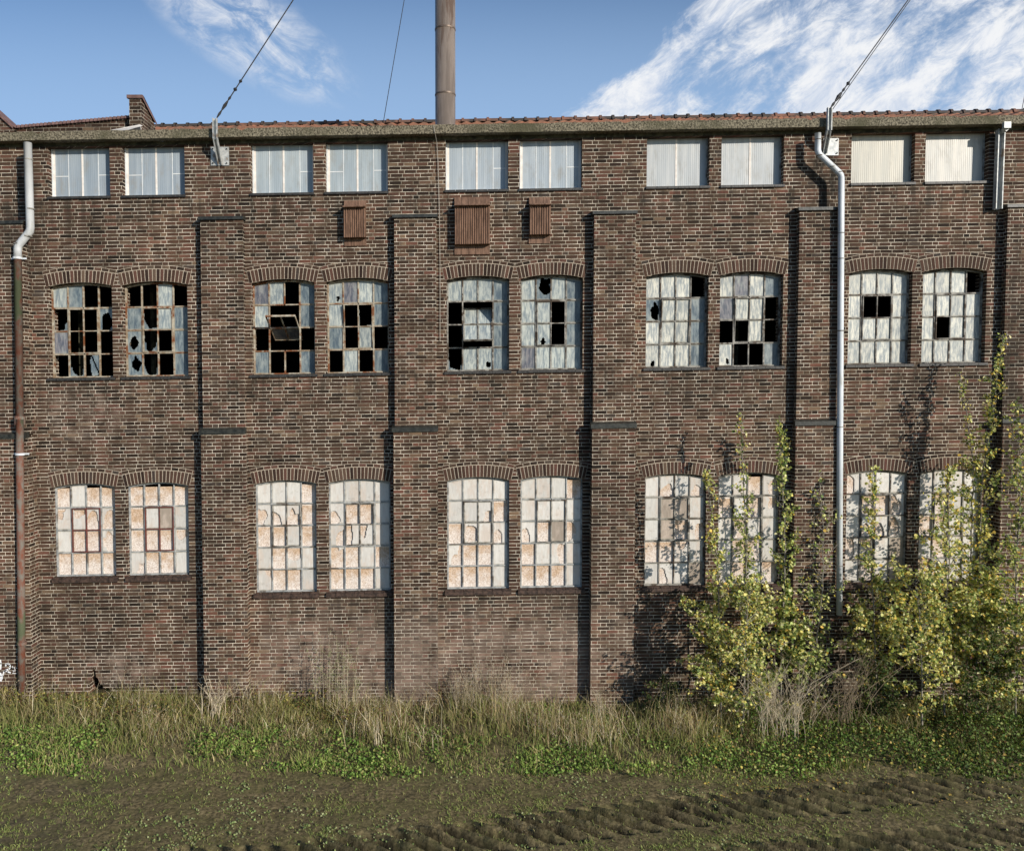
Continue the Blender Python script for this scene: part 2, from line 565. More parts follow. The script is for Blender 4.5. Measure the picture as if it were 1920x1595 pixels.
# fast mesh from numpy: list of quads / tris with per-vertex colour
def np_mesh(name, verts, faces, colors, mat, parent=None, origin=(0, 0, 0)):
    me = bpy.data.meshes.new(name)
    n, k = faces.shape
    me.vertices.add(len(verts))
    me.vertices.foreach_set('co', (verts - np.array(origin)).astype(np.float32).ravel())
    me.loops.add(n * k)
    me.loops.foreach_set('vertex_index', faces.astype(np.int32).ravel())
    me.polygons.add(n)
    me.polygons.foreach_set('loop_start', np.arange(0, n * k, k, dtype=np.int32))
    me.materials.append(mat)
    ca = me.color_attributes.new('Col', 'FLOAT_COLOR', 'POINT')
    cc = np.ones((len(verts), 4), dtype=np.float32)
    cc[:, :3] = colors
    ca.data.foreach_set('color', cc.ravel())
    me.update(calc_edges=True)
    me.validate()
    o = bpy.data.objects.new(name, me)
    col.objects.link(o)
    if parent:
        o.parent = parent
    else:
        o.location = origin
    return o


# ------------------------------------------------------------------ the factory
FB = empty('factory_building', (0, 0, 0), 'long dark brown brick factory with rows of broken and boarded windows', 'factory')
X0, X1 = -11.5, 13.5

# measured openings: pixel (left, right, reference y)
TOP = [[(90.3, 205.6), (229, 346)], [(470, 587.3), (610, 727)], [(835.5, 953), (974.5, 1091.5)], [(1212.8, 1330), (1352.5, 1469.5)], [(1596, 1715), (1735, 1853.5)]]
MID = [[(91.5, 210.8), (230.5, 352)], [(471.8, 590.3), (612, 729)], [(837.5, 954.7), (976, 1092.8)], [(1211, 1328), (1349.4, 1467.5)], [(1590.5, 1709), (1729, 1848)]]
LOW = [[(101.7, 216.7), (239.6, 354)], [(479, 593.4), (616, 732)], [(838.4, 954.7), (976, 1092.5)], [(1208.5, 1323.5), (1346, 1461)], [(1586, 1701.5), (1723, 1839)]]


def mean(a):
    a = list(a)
    return sum(a) / len(a)


vTopT = mean([V(530, 266.6), V(893, 262.5), V(1655, 250)])
vTopB = mean([V(148, 368), V(528, 362.6), V(893, 359.4), V(1271, 353.5), V(1655, 345.5)])
vMidC = mean([V(150, 531), V(530, 521.6), V(895, 517.8), V(1268, 510.6), V(1650, 503.4)])
vMidS = mean([V(150, 538), V(530, 529), V(895, 525), V(1268, 518), V(1650, 511)])
vMidB = mean([V(150, 708), V(530, 701.6), V(895, 695), V(1268, 689), V(1650, 683.5)])
vLowC = mean([V(158, 906), V(530, 901.6), V(895, 895), V(1268, 888), V(1645, 878.6)])
vLowS = vLowC - .062
vLowB = mean([V(535, 1111), V(895, 1105.4), V(1265, 1098), V(1640, 1091)])
vLowB0 = V(158, 1081)
vCor0 = mean([V(115, 261, -.17), V(460, 256.6, -.17), V(900, 248, -.17), V(1440, 240.8, -.17), V(1900, 233, -.17)])
vCor1 = vCor0 + .135
vWallTop = vTopT


def opening(uL, uR, vB, vS, vC=None, n=12):
    """CCW polygon"""
    pts = [(uL, vB), (uR, vB)]
    if vC is None:
        return pts + [(uR, vS), (uL, vS)]
    um, hw = (uL + uR) / 2, (uR - uL) / 2
    for k in range(n + 1):
        u = uR - (uR - uL) * k / n
        pts.append((u, vS + (vC - vS) * (1 - ((u - um) / hw) ** 2)))
    return pts


openings = []
WINS = []
for b in range(5):
    for w in range(2):
        l, r = TOP[b][w]
        openings.append(opening(U(l, 310), U(r, 310), vTopB, vTopT - .004))
        WINS.append(('top', b, w, openings[-1]))
        l, r = MID[b][w]
        openings.append(opening(U(l, 610), U(r, 610), vMidB, vMidS, vMidC))
        WINS.append(('mid', b, w, openings[-1]))
        l, r = LOW[b][w]
        openings.append(opening(U(l, 1000), U(r, 1000), vLowB0 if b == 0 else vLowB, vLowS, vLowC))
        WINS.append(('low', b, w, openings[-1]))

# ragged hole at the foot of the wall, left bay
hole = [UV(x, y) for x, y in ((170, 1318), (168, 1290), (168, 1276), (172, 1270), (173, 1256), (176, 1250), (179, 1258), (180, 1268), (184, 1272),
                              (188, 1283), (192, 1284), (194, 1290), (203, 1289), (207, 1294), (209, 1300), (213, 1303), (212, 1318))]
HOLE = hole
openings.append(hole)


def wall_face():
    outer = [(X0, -.6), (X1, -.6), (X1, vWallTop), (X0, vWallTop)]
    pts, edges = [], []
    for poly in [outer] + openings:
        i0 = len(pts)
        pts += [Vector(p) for p in poly]
        edges += [(i0 + k, i0 + (k + 1) % len(poly)) for k in range(len(poly))]
    r = delaunay_2d_cdt(pts, edges, [], 0, 1e-6)
    vs, fs = r[0], r[2]

    def inside(p, poly):
        c = False
        n = len(poly)
        for i in range(n):
            x1, y1 = poly[i]
            x2, y2 = poly[(i + 1) % n]
            if (y1 > p[1]) != (y2 > p[1]) and p[0] < (x2 - x1) * (p[1] - y1) / (y2 - y1) + x1:
                c = not c
        return c
    mb = MB()
    for f in fs:
        q = [vs[i] for i in f]
        cen = sum(q, Vector((0, 0))) / len(q)
        if not inside(cen, outer) or any(inside(cen, o) for o in openings):
            continue
        mb.face([(p.x, 0, p.y) for p in q])
    for poly in openings:
        n = len(poly)
        for k in range(n):
            a, b = poly[k], poly[(k + 1) % n]
            mb.face([(a[0], 0, a[1]), (b[0], 0, b[1]), (b[0], .30, b[1]), (a[0], .30, a[1])])
    # returns, rear wall and ends, so that the block is solid from the side
    for x in (X0, X1):
        mb.face([(x, 0, -.6), (x, 9, -.6), (x, 9, vWallTop), (x, 0, vWallTop)])
    mb.face([(X0, 9, -.6), (X1, 9, -.6), (X1, 9, vWallTop), (X0, 9, vWallTop)])
    return mb.build('wall', M['wall'], FB, shear=True)


wall_face()
# dark inside: floor slabs, a cross wall and the back of the front wall
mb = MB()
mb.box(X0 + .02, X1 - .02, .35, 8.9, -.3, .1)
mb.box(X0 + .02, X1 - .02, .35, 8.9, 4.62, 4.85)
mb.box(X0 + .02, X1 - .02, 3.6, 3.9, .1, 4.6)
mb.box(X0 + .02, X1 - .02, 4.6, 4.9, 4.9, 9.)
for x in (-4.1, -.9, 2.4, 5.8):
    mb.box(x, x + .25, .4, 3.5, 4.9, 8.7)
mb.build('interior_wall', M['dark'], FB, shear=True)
# steel trusses glimpsed inside
mb = MB()
for x in (-6.9, -5.6, 4.9, 6.9):
    mb.tube([(x, 1.2, 4.9), (x, 1.2, 8.6)], .05, 6)
mb.build('post', M['lintel'], FB, shear=True)

# ---- arches
rnd = random.Random(3)


def rbrick():
    t = rnd.random()
    for k in range(len(BRICKS) - 1):
        if BRICKS[k][0] <= t <= BRICKS[k + 1][0]:
            f = (t - BRICKS[k][0]) / (BRICKS[k + 1][0] - BRICKS[k][0])
            return tuple(BRICKS[k][1][i] * (1 - f) + BRICKS[k + 1][1][i] * f for i in range(3))
    return BRICKS[-1][1]


def arch(uL, uR, vS, vC):
    """a ring of upright bricks with a flat course over it, standing 3 mm proud of the wall"""
    mb = MB()
    um, hw = (uL + uR) / 2, (uR - uL) / 2
    rise = vC - vS
    rad = (hw * hw + rise * rise) / (2 * rise)
    cv = vC - rad
    ang = math.asin(min(1, hw / rad))
    h = .196

    def pt(a, r):
        return (um + math.sin(a) * r, cv + math.cos(a) * r)

    n = 19
    yb, yf = -.003, -.006
    # mortar bed
    N = 24
    for k in range(N):
        a0 = -ang * 1.0 + 2 * ang * k / N
        a1 = -ang * 1.0 + 2 * ang * (k + 1) / N
        q = [pt(a0, rad), pt(a1, rad), pt(a1, rad + h + .064), pt(a0, rad + h + .064)]
        mb.face([(p[0], yb, p[1]) for p in q], (.42, .355, .275))
    for k in range(n):
        g = .0058 / rad
        a0 = -ang + 2 * ang * k / n + g
        a1 = -ang + 2 * ang * (k + 1) / n - g
        c = rbrick()
        c = tuple(x * .9 + y_ for x, y_ in zip(c, (.010, .004, .003)))
        q = [pt(a0, rad + .003), pt(a1, rad + .003), pt(a1, rad + h), pt(a0, rad + h)]
        mb.face([(p[0], yf, p[1]) for p in q], c)
        mb.face([(q[0][0], yf, q[0][1]), (q[1][0], yf, q[1][1]), (q[1][0], .03, q[1][1]), (q[0][0], .03, q[0][1])], c)
    m = 10
    for k in range(m):
        g = .0055 / rad
        a0 = -ang + 2 * ang * k / m + g
        a1 = -ang + 2 * ang * (k + 1) / m - g
        q = [pt(a0, rad + h + .012), pt(a1, rad + h + .012), pt(a1, rad + h + .058), pt(a0, rad + h + .058)]
        mb.face([(p[0], yf, p[1]) for p in q], rbrick())
    return mb.build('arch', M['brick_attr'], FB, shear=True)


for kind, b, w, op in WINS:
    if kind == 'top':
        continue
    uL, uR = op[0][0], op[1][0]
    if kind == 'mid':
        arch(uL - .03, uR + .03, vMidS, vMidC)
    else:
        arch(uL - .03, uR + .03, vLowS, vLowC)

# ---- pilasters
PIL = [(-90, 47, 51, 414.5, 812, .20, .30), (378, 456.5, 417, 407, 804, .13, .19), (739.7, 818, 780, 403, 800, .13, .19),
       (1113, 1190.5, 1150, 396.5, 793, .14, .20), (1496, 1571, 1533, 389.5, 788, .13, .18), (1884, 1962, 1920, 383.7, 783, .12, .18)]
PILX = []
for (l, r, xm, ct, cm, p1, p2) in PIL:
    a, bq = U(l, 600, -p1), U(r, 600, -p1)
    vt, vm = V(xm, ct, -p1), V(xm, cm, -p2)
    PILX.append((a, bq, p1, p2))
    mb = MB()
    mb.box(a, bq, -p1, 0, vm - .02, vt - .03)
    mb.box(a - .02, bq + .02, -p2, 0, -.6, vm - .07)
    pil = mb.build('pilaster', M['pier'], FB, shear=True)
    mb = MB()
    mb.prism([(-p1 - .035, vt - .045), (-.001, vt - .045), (-.001, vt + .03), (-p1 - .035, vt + .005)], a - .03, bq + .02)
    n = 4
    mb.build('cap', M['cap'], pil, shear=True, bevel=.006)
    mb = MB()
    mb.prism([(-p2 - .03, vm - .08), (-p1 - .003, vm - .08), (-p1 - .003, vm + .02), (-p2 - .03, vm - .012)], a - .045, bq + .03)
    mb.build('cap', M['cap'], pil, shear=True, bevel=.006)

# ---- cornice, lintel beam
mb = MB()
nseg = 90
rr = random.Random(5)
mb.box(X0, X1, .0, .34, vWallTop + .001, vCor0)
mb.build('lintel', M['lintel'], FB, shear=True)
mb = MB()
# pebble-dashed gutter edge with chipped top
xs = np.linspace(X0, X1, 260)
tops = vCor1 + np.array([rr.uniform(-.006, .006) for _ in xs])
for i in range(len(xs)):
    if rr.random() < .035:
        tops[i] -= .03
lo = vCor0 + np.array([rr.uniform(-.003, .003) for _ in xs])
for i in range(len(xs) - 1):
    x0, x1 = xs[i], xs[i + 1]
    a0, a1, b0, b1 = lo[i], lo[i + 1], tops[i], tops[i + 1]
    mb.face([(x0, -.17, a0), (x1, -.17, a1), (x1, -.175, b1), (x0, -.175, b0)])
    mb.face([(x0, -.175, b0), (x1, -.175, b1), (x1, .05, b1 + .01), (x0, .05, b0 + .01)])
    mb.face([(x0, .002, a0), (x1, .002, a1), (x1, -.17, a1), (x0, -.17, a0)])
mb.build('cornice', M['cornice'], FB, shear=True)

# ---- roof
RY, RZ = 3.0, None
xr0 = U(285, 236, 3.0)
xr1 = U(268, 240, .1)
zr = P(900, 227.0, RY)
vRidge = zr.z - S * zr.x
roof = MB()
# corrugated pantiles: waves along x
nx = int((X1 - xr0) / .05)
ys = np.linspace(.05, RY, 12)
for i in range(nx):
    xa, xb = xr0 + i * .05, xr0 + (i + 1) * .05
    for j in range(len(ys) - 1):
        def zz(x, y, jj):
            t = (y - .05) / (RY - .05)
            return vCor1 - .02 + t * (vRidge - vCor1 - .02) + .022 * math.sin(2 * math.pi * x / .21)
        ya, yb2 = ys[j], ys[j + 1]
        if xa < xr1 + (yb2 * .55 - .1) * (xr0 - xr1) / 3.0 * 0 and ya < 1.35:
            continue
        up = .03
        roof.face([(xa, ya, zz(xa, ya, 0) + up), (xb, ya, zz(xb, ya, 0) + up), (xb, yb2, zz(xb, yb2, 0)), (xa, yb2, zz(xa, yb2, 0))])
        if j > 0:
            roof.face([(xa, ya, zz(xa, ya, 0)), (xb, ya, zz(xb, ya, 0)), (xb, ya, zz(xb, ya, 0) + up), (xa, ya, zz(xa, ya, 0) + up)])
roof.face([(xr0, RY, vRidge), (X1, RY, vRidge), (X1, 9, vCor1), (xr0, 9, vCor1)])
roof.face([(X0, .05, vCor1 - .05), (xr0, .05, vCor1 - .05), (xr0, 9, vCor1 - .05), (X0, 9, vCor1 - .05)])
RO = roof.build('roof', M['tile'], FB, shear=True)
mb = MB()
x = xr0
rr = random.Random(9)
while x < X1:
    dz = rr.uniform(-.006, .006)
    L = .25
    seg = 6
    for (xa, xb, rad) in ((x, x + L - .04, .075), (x + L - .05, x + L, .098)):
        for k in range(seg):
            t0, t1 = math.pi * k / seg, math.pi * (k + 1) / seg
            q = [(xa, RY - math.cos(t0) * rad, vRidge + dz - .03 + math.sin(t0) * rad), (xb, RY - math.cos(t0) * rad, vRidge + dz - .03 + math.sin(t0) * rad),
                 (xb, RY - math.cos(t1) * rad, vRidge + dz - .03 + math.sin(t1) * rad), (xa, RY - math.cos(t1) * rad, vRidge + dz - .03 + math.sin(t1) * rad)]
            mb.face(q)
        mb.face([(xa, RY - math.cos(math.pi * k / seg) * rad, vRidge + dz - .03 + math.sin(math.pi * k / seg) * rad) for k in range(seg + 1)])
    x += L
mb.build('ridge', M['ridge'], RO, shear=True)
# white flashing at the roof's left end
mb = MB()
a, b_, c_, d_ = P(197, 246, -.03), P(262, 233.5, .6), P(268, 236, .6), P(232, 246.5, -.03)
mb.face([a, d_, c_, b_])
mb.face([a, b_, b_ + Vector((0, .1, -.05)), a + Vector((0, .1, -.05))])
mb.build('flashing', M['flash'], RO)

# ------------------------------------------------------------------ windows
MIDS = {(0, 0): ["WLXX", "xXXB", "PXXX", "XxSX"], (0, 1): ["XXWX", "LxWL", "BxXL", "BxXL"],
        (1, 0): ["PWXL", "WXXL", "XXXX", "LXXL"], (1, 1): ["bPWL", "WXxL", "LXWX", "XWXL"],
        (2, 0): ["WWWL", "XXXL", "XXXL", "xWbL"], (2, 1): ["WBWL", "WWXL", "WbXL", "PWWW"],
        (3, 0): ["WWWX", "BWWL", "WWWL", "bWWL"], (3, 1): ["WPWL", "PWWX", "XXWX", "bXXL"],
        (4, 0): ["WWWW", "WXXW", "WWWW", "WWWW"], (4, 1): ["WWWX", "WWWW", "WXWW", "WWWW"]}
LOWS = {(0, 0): ["OGOO", "HHHH", "GOOH", "OOOO"], (0, 1): ["OOOO", "OGDG", "OOOH", "HOOG"],
        (1, 0): ["GGGO", "HHHO", "OOGO", "GOHG", "HOOG"], (1, 1): ["GGGG", "HOOG", "HHHG", "HOGO", "OOOG"],
        (2, 0): ["GGGG", "GGHO", "OHGH", "HOOG", "OOOG"], (2, 1): ["GGGO", "GGGG", "HODH", "OGHG", "OOOG"],
        (3, 0): ["GHGH", "GDDG", "GDOH", "OOHG", "GHGD"], (3, 1): ["GGOH", "OGOH", "GOGG", "GOOG", "GOGO"],
        (4, 0): ["HGGG", "GOOH", "GHHH", "HOGD", "GOGD"], (4, 1): ["GGGG", "GOGG", "OHGG", "GOGG", "OGGG"]}
rg = random.Random(21)


def tint(s, side):
    j = rg.uniform(.86, 1.12)
    # L: sky-lit shade and reflection by the right reveal, painted into the glass colour
    t = {'W': (.34, .385, .395), 'L': (.135, .175, .205), 'P': (.150, .155, .185), 'G': (.60, .575, .53), 'D': (.34, .28, .225), 'H': (.60, .57, .525)}[s]
    if side >= 3 and s == 'W':
        t = (.46, .48, .465)
    return tuple(c * j for c in t)


def blob(cx, cy, r, asp=1.0):
    k = [rg.uniform(.65, 1.3) for _ in range(11)]

    def f(x, y):
        dx, dy = (x - cx), (y - cy) * asp
        a = (math.atan2(dy, dx) / (2 * math.pi) % 1) * 11
        i = int(a)
        q = k[i % 11] * (1 - (a - i)) + k[(i + 1) % 11] * (a - i)
        return dx * dx + dy * dy < (r * q) ** 2
    return f


def pane_cells(mb, ul, ur, vb, vt_fn, y, color, keep=None, tilt=None):
    """one pane; whole, or cut out of a fine grid where keep(x,y) holds"""
    def T(p):
        return tilt(p) if tilt else p
    w = ur - ul
    if keep is None:
        n = 4
        for k in range(n):
            a, b = ul + w * k / n, ul + w * (k + 1) / n
            ta, tb = vt_fn(a), vt_fn(b)
            mb.face([T((a, y, vb)), T((b, y, vb)), T((b, y, tb)), T((a, y, ta))], color, [(k / n, 0), ((k + 1) / n, 0), ((k + 1) / n, 1), (k / n, 1)])
        return
    nx, ny = 18, 26
    for i in range(nx):
        for j in range(ny):
            x0, x1, y0, y1 = i / nx, (i + 1) / nx, j / ny, (j + 1) / ny
            if not keep((x0 + x1) / 2, (y0 + y1) / 2):
                continue
            a, b = ul + w * x0, ul + w * x1
            ta, tb = vt_fn(a), vt_fn(b)
            mb.face([T((a, y, vb + (ta - vb) * y0)), T((b, y, vb + (tb - vb) * y0)), T((b, y, vb + (tb - vb) * y1)), T((a, y, vb + (ta - vb) * y1))],
                    color, [(x0, y0), (x1, y0), (x1, y1), (x0, y1)])


def keeper(s):
    if s == 'H':
        b = blob(rg.choice((.1, .5, .9)), rg.choice((.15, .45, .95)), rg.uniform(.42, .62), rg.uniform(.7, 1.3))
        return lambda x, y: not b(x, y)
    if s in 'BH':
        b = blob(rg.uniform(.3, .7), rg.uniform(.25, .7), rg.uniform(.24, .42), rg.uniform(.7, 1.2))
        if s == 'H' and rg.random() < .5:
            b2 = blob(rg.choice((0., 1.)), rg.uniform(.3, .9), rg.uniform(.3, .5))
            return lambda x, y: not (b(x, y) or b2(x, y))
        return lambda x, y: not b(x, y)
    if s == 'b':
        b = blob(rg.uniform(.3, .8), rg.uniform(.1, .25), rg.uniform(.12, .2))
        return lambda x, y: not b(x, y)
    if s == 'x':
        b = blob(rg.uniform(.45, .6), rg.uniform(.5, .62), rg.uniform(.46, .58), .85)
        sl = rg.uniform(-.5, .5)
        h = rg.uniform(.02, .12)
        return lambda x, y: (not b(x, y) and y < .42) or y < h * (abs(x - .5 - sl) * 2) or (x < .05 and y < .6 + .3 * math.sin(y * 20))
    if s == 'S':
        b = blob(.75, .62, .38, .5)
        return lambda x, y: b(x, y) and abs((x - .4) * 1.6 - (1 - y)) > .09
    return None


def bar(mb, x0, x1, z0, z1, y0, y1, tilt=None):
    a = [(x0, y0, z0), (x1, y0, z0), (x1, y1, z0), (x0, y1, z0), (x0, y0, z1), (x1, y0, z1), (x1, y1, z1), (x0, y1, z1)]
    if tilt:
        a = [tilt(p) for p in a]
    for q in ((0, 3, 2, 1), (4, 5, 6, 7), (0, 1, 5, 4), (1, 2, 6, 5), (2, 3, 7, 6), (3, 0, 4, 7)):
        mb.face([a[k] for k in q])


ROWNAME = {'top': 'top row', 'mid': 'middle row', 'low': 'bottom row'}
for kind, b, w, op in WINS:
    uL, uR = op[0][0], op[1][0]
    vB = op[0][1]
    y0 = {'top': .12, 'mid': .12, 'low': .075}[kind]
    if kind == 'top':
        vT = vTopT
        f = MB()
        fw = .022
        for (a0, a1, c0, c1) in ((uL + .001, uL + fw, vB + .03, vT - .006), (uR - fw, uR - .001, vB + .03, vT - .006)):
            bar(f, a0, a1, c0, c1, y0 - .012, y0 + .03)
        bar(f, uL + fw, uR - fw, vB + .03, vB + .05, y0 - .010, y0 + .03)
        WO = f.build('window', M['frame_grey'] if b > 2 else M['batten_thin'], FB, shear=True)
        g = MB()
        base = {0: (.30, .345, .385), 1: (.36, .41, .435), 2: (.37, .415, .45), 3: (.45, .465, .465), 4: (.47, .445, .375) if w == 0 else (.50, .48, .43)}[b]
        g.face([(uL, y0 + .008, vB + .02), (uR, y0 + .008, vB + .02), (uR, y0 + .008, vT - .003), (uL, y0 + .008, vT - .003)], base)
        g.build('sheet', M['sheet'], WO, shear=True)
        t = MB()
        W = uR - uL
        yb, yf = y0 + .006, y0 + .002
        t.box(uL + W * .485, uL + W * .515, yf, yb, vB + .052, vT - .01)
        if b < 3:
            t.box(uL + fw + .002, uL + fw + .034, yf, yb, vB + .052, vT - .01)
            t.box(uR - fw - .018, uR - fw - .002, yf, yb, vB + .052, vT - .01)
        if b < 4:
            t.build('batten', M['batten'], WO, shear=True)
        t = MB()
        if b < 3:
            t.box(uL + W * .265, uL + W * .277, yf + .001, yb, vB + .052, vT - .01)
            t.box(uL + W * .755, uL + W * .767, yf + .001, yb, vB + .052, vT - .01)
            vm = vB + (vT - vB) * .45
            if (b, w) in ((0, 0), (0, 1), (1, 1)):
                t.box(uL + .05, uL + W * .263, yf + .0015, yb, vm, vm + .014)
            t.box(uL + W * .769, uR - .04, yf + .0015, yb, vm + .01, vm + .026)
            t.build('glazing_bar', M['batten_thin'], WO, shear=True)
        # sill of dark tiles
        t = MB()
        n = 6
        for k in range(n):
            xa = uL - .015 + (uR - uL + .03) * k / n + .002
            xb = uL - .015 + (uR - uL + .03) * (k + 1) / n - .002
            t.prism([(-.03, vB - .022), (.12, vB - .022), (.12, vB + .024), (-.03, vB + .016)], xa, xb)
        t.build('sill', M['sill'], WO, shear=True)
        continue
    vS, vC = (vMidS, vMidC) if kind == 'mid' else (vLowS, vLowC)
    um, hw = (uL + uR) / 2, (uR - uL) / 2
    sillh = .045 if kind == 'mid' else .10

    def archv(u, um=um, hw=hw, vS=vS, vC=vC):
        return vS + (vC - vS) * (1 - ((u - um) / hw) ** 2)
    states = (MIDS if kind == 'mid' else LOWS)[(b, w)]
    nr = len(states)
    fw = .026
    vb0 = vB + .012
    # frame: right side set back a little further from the opening edge, as in the real wall
    gl, gr = uL + .012, uR - .012
    us = [gl + (gr - gl) * k / 4 for k in range(5)]
    vtop = vC - .028
    hrow = (vtop - vb0) / nr
    vs_ = [vb0 + hrow * k for k in range(nr)] + [vtop]
    if b == 0 and kind == 'low':
        vs_[3] -= 0
    f = MB()
    bw = .0105 if kind == 'mid' else .009
    # jambs and foot
    bar(f, gl - .010, gl + .014, vb0 - .012, archv(gl + .01) - .02, y0 - .02, y0 + .03)
    bar(f, gr - .014, gr + .010, vb0 - .012, archv(gr - .01) - .02, y0 - .02, y0 + .03)
    bar(f, gl + .014, gr - .014, vb0 - .012, vb0 + .012, y0 - .018, y0 + .03)
    N = 12
    for k in range(N):
        a, c = gl + (gr - gl) * k / N, gl + (gr - gl) * (k + 1) / N
        ta, tc = archv(a) - .008, archv(c) - .008
        q = [(a, y0 - .016, ta - .024), (c, y0 - .016, tc - .024), (c, y0 - .016, tc), (a, y0 - .016, ta)]
        f.face(q)
        f.face([(a, y0 - .016, ta - .024), (c, y0 - .016, tc - .024), (c, y0 + .03, tc - .024), (a, y0 + .03, ta - .024)])
    cas_open = kind == 'mid' and (b, w) in ((1, 0), (2, 0))
    crow_top = vs_[nr - 1]
    crow_bot = vs_[nr - 3]
    for k in (1, 2, 3):
        uk = us[k]
        if k == 2:
            bar(f, uk - bw, uk + bw, vb0 + .012, crow_bot - bw, y0 - .012, y0 + .02)
            bar(f, uk - bw, uk + bw, crow_top + bw, archv(uk) - .03, y0 - .012, y0 + .02)
        else:
            bar(f, uk - bw, uk + bw, vb0 + .012, archv(uk) - .03, y0 - .012, y0 + .02)
    for k in range(1, nr):
        vk = vs_[k]
        jit = rg.uniform(-.003, .003)
        if k == nr - 2:
            spans = ((0, 1), (3, 4))
        else:
            spans = ((0, 1), (1, 2), (2, 3), (3, 4))
        for a, c in spans:
            e0 = us[a] + (.014 if a == 0 else bw)
            e1 = us[c] - (.014 if c == 4 else bw)
            bar(f, e0, e1, vk - bw + jit, vk + bw + jit, y0 - .009, y0 + .018)
    fm = M['frame'] if kind == 'mid' and b < 2 else (M['frame_dark'] if kind == 'mid' else (M['frame_grey'] if b < 3 else M['frame_dark']))
    if kind == 'low' and b == 1:
        fm = M['frame_grey']
    WO = f.build('window', fm, FB, shear=True)
    # glazing: every pane of the sash in one mesh
    g = MB()
    bh = MB()
    for ri, rowst in enumerate(states):
        k = nr - 1 - ri
        for ci, s in enumerate(rowst):
            incas = ci in (1, 2) and ri in (1, 2)
            if incas:
                continue
            ul, ur = us[ci] + bw * .6, us[ci + 1] - bw * .6
            vb = vs_[k] + bw * .6
            vt = (lambda u, k=k: (archv(u) - .03 if k == nr - 1 else vs_[k + 1] - bw * .6))
            if s in 'XO':
                continue
            tn = {'x': 'L', 'B': 'L', 'b': 'W', 'S': 'L'}.get(s, s)
            pane_cells(g, ul, ur, vb, vt, y0 + .004 + rg.uniform(-.001, .001), tint(tn, b), keeper(s))
    if g.f:
        g.build('pane', M['glass'] if kind == 'mid' else M['glass_low'], WO, shear=True)
    # centre-pivoted casement: two by two panes
    ang = 0.
    if kind == 'mid':
        ang = {(1, 0): -62., (2, 0): 40., (3, 0): -5., (1, 1): -6., (3, 1): -3.}.get((b, w), 0.)
    pv = (crow_top + crow_bot) / 2
    ca, sa = math.cos(R(ang)), math.sin(R(ang))
    yc = y0 - .006

    def tilt(p, pv=pv, ca=ca, sa=sa, yc=yc):
        x, y, z = p
        dz, dy = z - pv, y - yc
        return (x, yc + dy * ca + dz * sa, pv + dz * ca - dy * sa)
    c = MB()
    cw = .014
    a0, a1 = us[1] + bw + .002, us[3] - bw - .002
    z0, z1 = crow_bot + bw + .002, crow_top - bw - .002
    ya, yb_ = yc - .022, yc + .012
    bar(c, a0, a0 + cw, z0, z1, ya, yb_, tilt)
    bar(c, a1 - cw, a1, z0, z1, ya, yb_, tilt)
    bar(c, a0 + cw, a1 - cw, z0, z0 + cw, ya, yb_, tilt)
    bar(c, a0 + cw, a1 - cw, z1 - cw, z1, ya, yb_, tilt)
    bar(c, us[2] - .008, us[2] + .008, z0 + cw, z1 - cw, ya + .006, yb_, tilt)
    bar(c, a0 + cw, us[2] - .008, pv - .008, pv + .008, ya + .006, yb_, tilt)
    bar(c, us[2] + .008, a1 - cw, pv - .008, pv + .008, ya + .006, yb_, tilt)
    cm = (M['frame'] if b < 2 else M['frame_dark']) if kind == 'mid' else (M['frame_red'] if b == 0 else M['frame_dark'])
    c.build('casement', cm, WO, shear=True)
    g = MB()
    cs = [states[1][1:3], states[2][1:3]]
    if (kind, b, w) == ('mid', 1, 0):
        cs = ["XX", "PP"]
    if (kind, b, w) == ('mid', 2, 0):
        cs = ["WW", "WW"]
    for ri in range(2):
        for ci in range(2):
            s = cs[ri][ci]
            if s in 'XO':
                continue
            ul, ur = (a0 + cw, us[2] - .008) if ci == 0 else (us[2] + .008, a1 - cw)
            vb, vt = (pv + .008, z1 - cw) if ri == 0 else (z0 + cw, pv - .008)
            tn = {'x': 'L', 'B': 'L', 'b': 'W', 'S': 'L'}.get(s, s)
            pane_cells(g, ul, ur, vb, lambda u, vt=vt: vt, yc, tint(tn, b), keeper(s), tilt)
    if g.f:
        g.build('casement_pane', M['glass'] if kind == 'mid' else M['glass_low'], WO, shear=True)
    # chipboard behind the lower windows
    if kind == 'low':
        bd = MB()
        bt = vC - .085
        nb = nr
        for k in range(nb):
            z_a = vB + (bt - vB) * k / nb
            z_b = vB + (bt - vB) * (k + 1) / nb
            bd.face([(uL + .002, y0 + .021, z_a), (uR - .002, y0 + .021, z_a), (uR - .002, y0 + .021, z_b), (uL + .002, y0 + .021, z_b)],
                    (1, 1, 1), [(0, 0), (1, 0), (1, 1), (0, 1)])
        bd.build('board', M['board'], WO, shear=True)
    # sill
    t = MB()
    n = 7
    for k in range(n):
        xa = uL - .04 + (uR - uL + .08) * k / n + .002
        xb = uL - .04 + (uR - uL + .08) * (k + 1) / n - .002
        dz = rg.uniform(-.002, .002)
        if kind == 'mid':
            t.prism([(-.03, vB - .045 + dz), (-.0045, vB - .045 + dz), (-.0045, vB - .002), (.09, vB - .002), (.09, vB + .006 + dz), (-.03, vB - .006 + dz)], xa, xb)
        else:
            t.prism([(-.045, vB - .085 + dz), (-.0045, vB - .085 + dz), (-.0045, vB - .002), (.09, vB - .002), (.09, vB + .008 + dz), (-.045, vB - .028 + dz)], xa, xb)
    t.build('sill', M['sill'] if kind == 'mid' else M['sill_brown'], WO, shear=True)

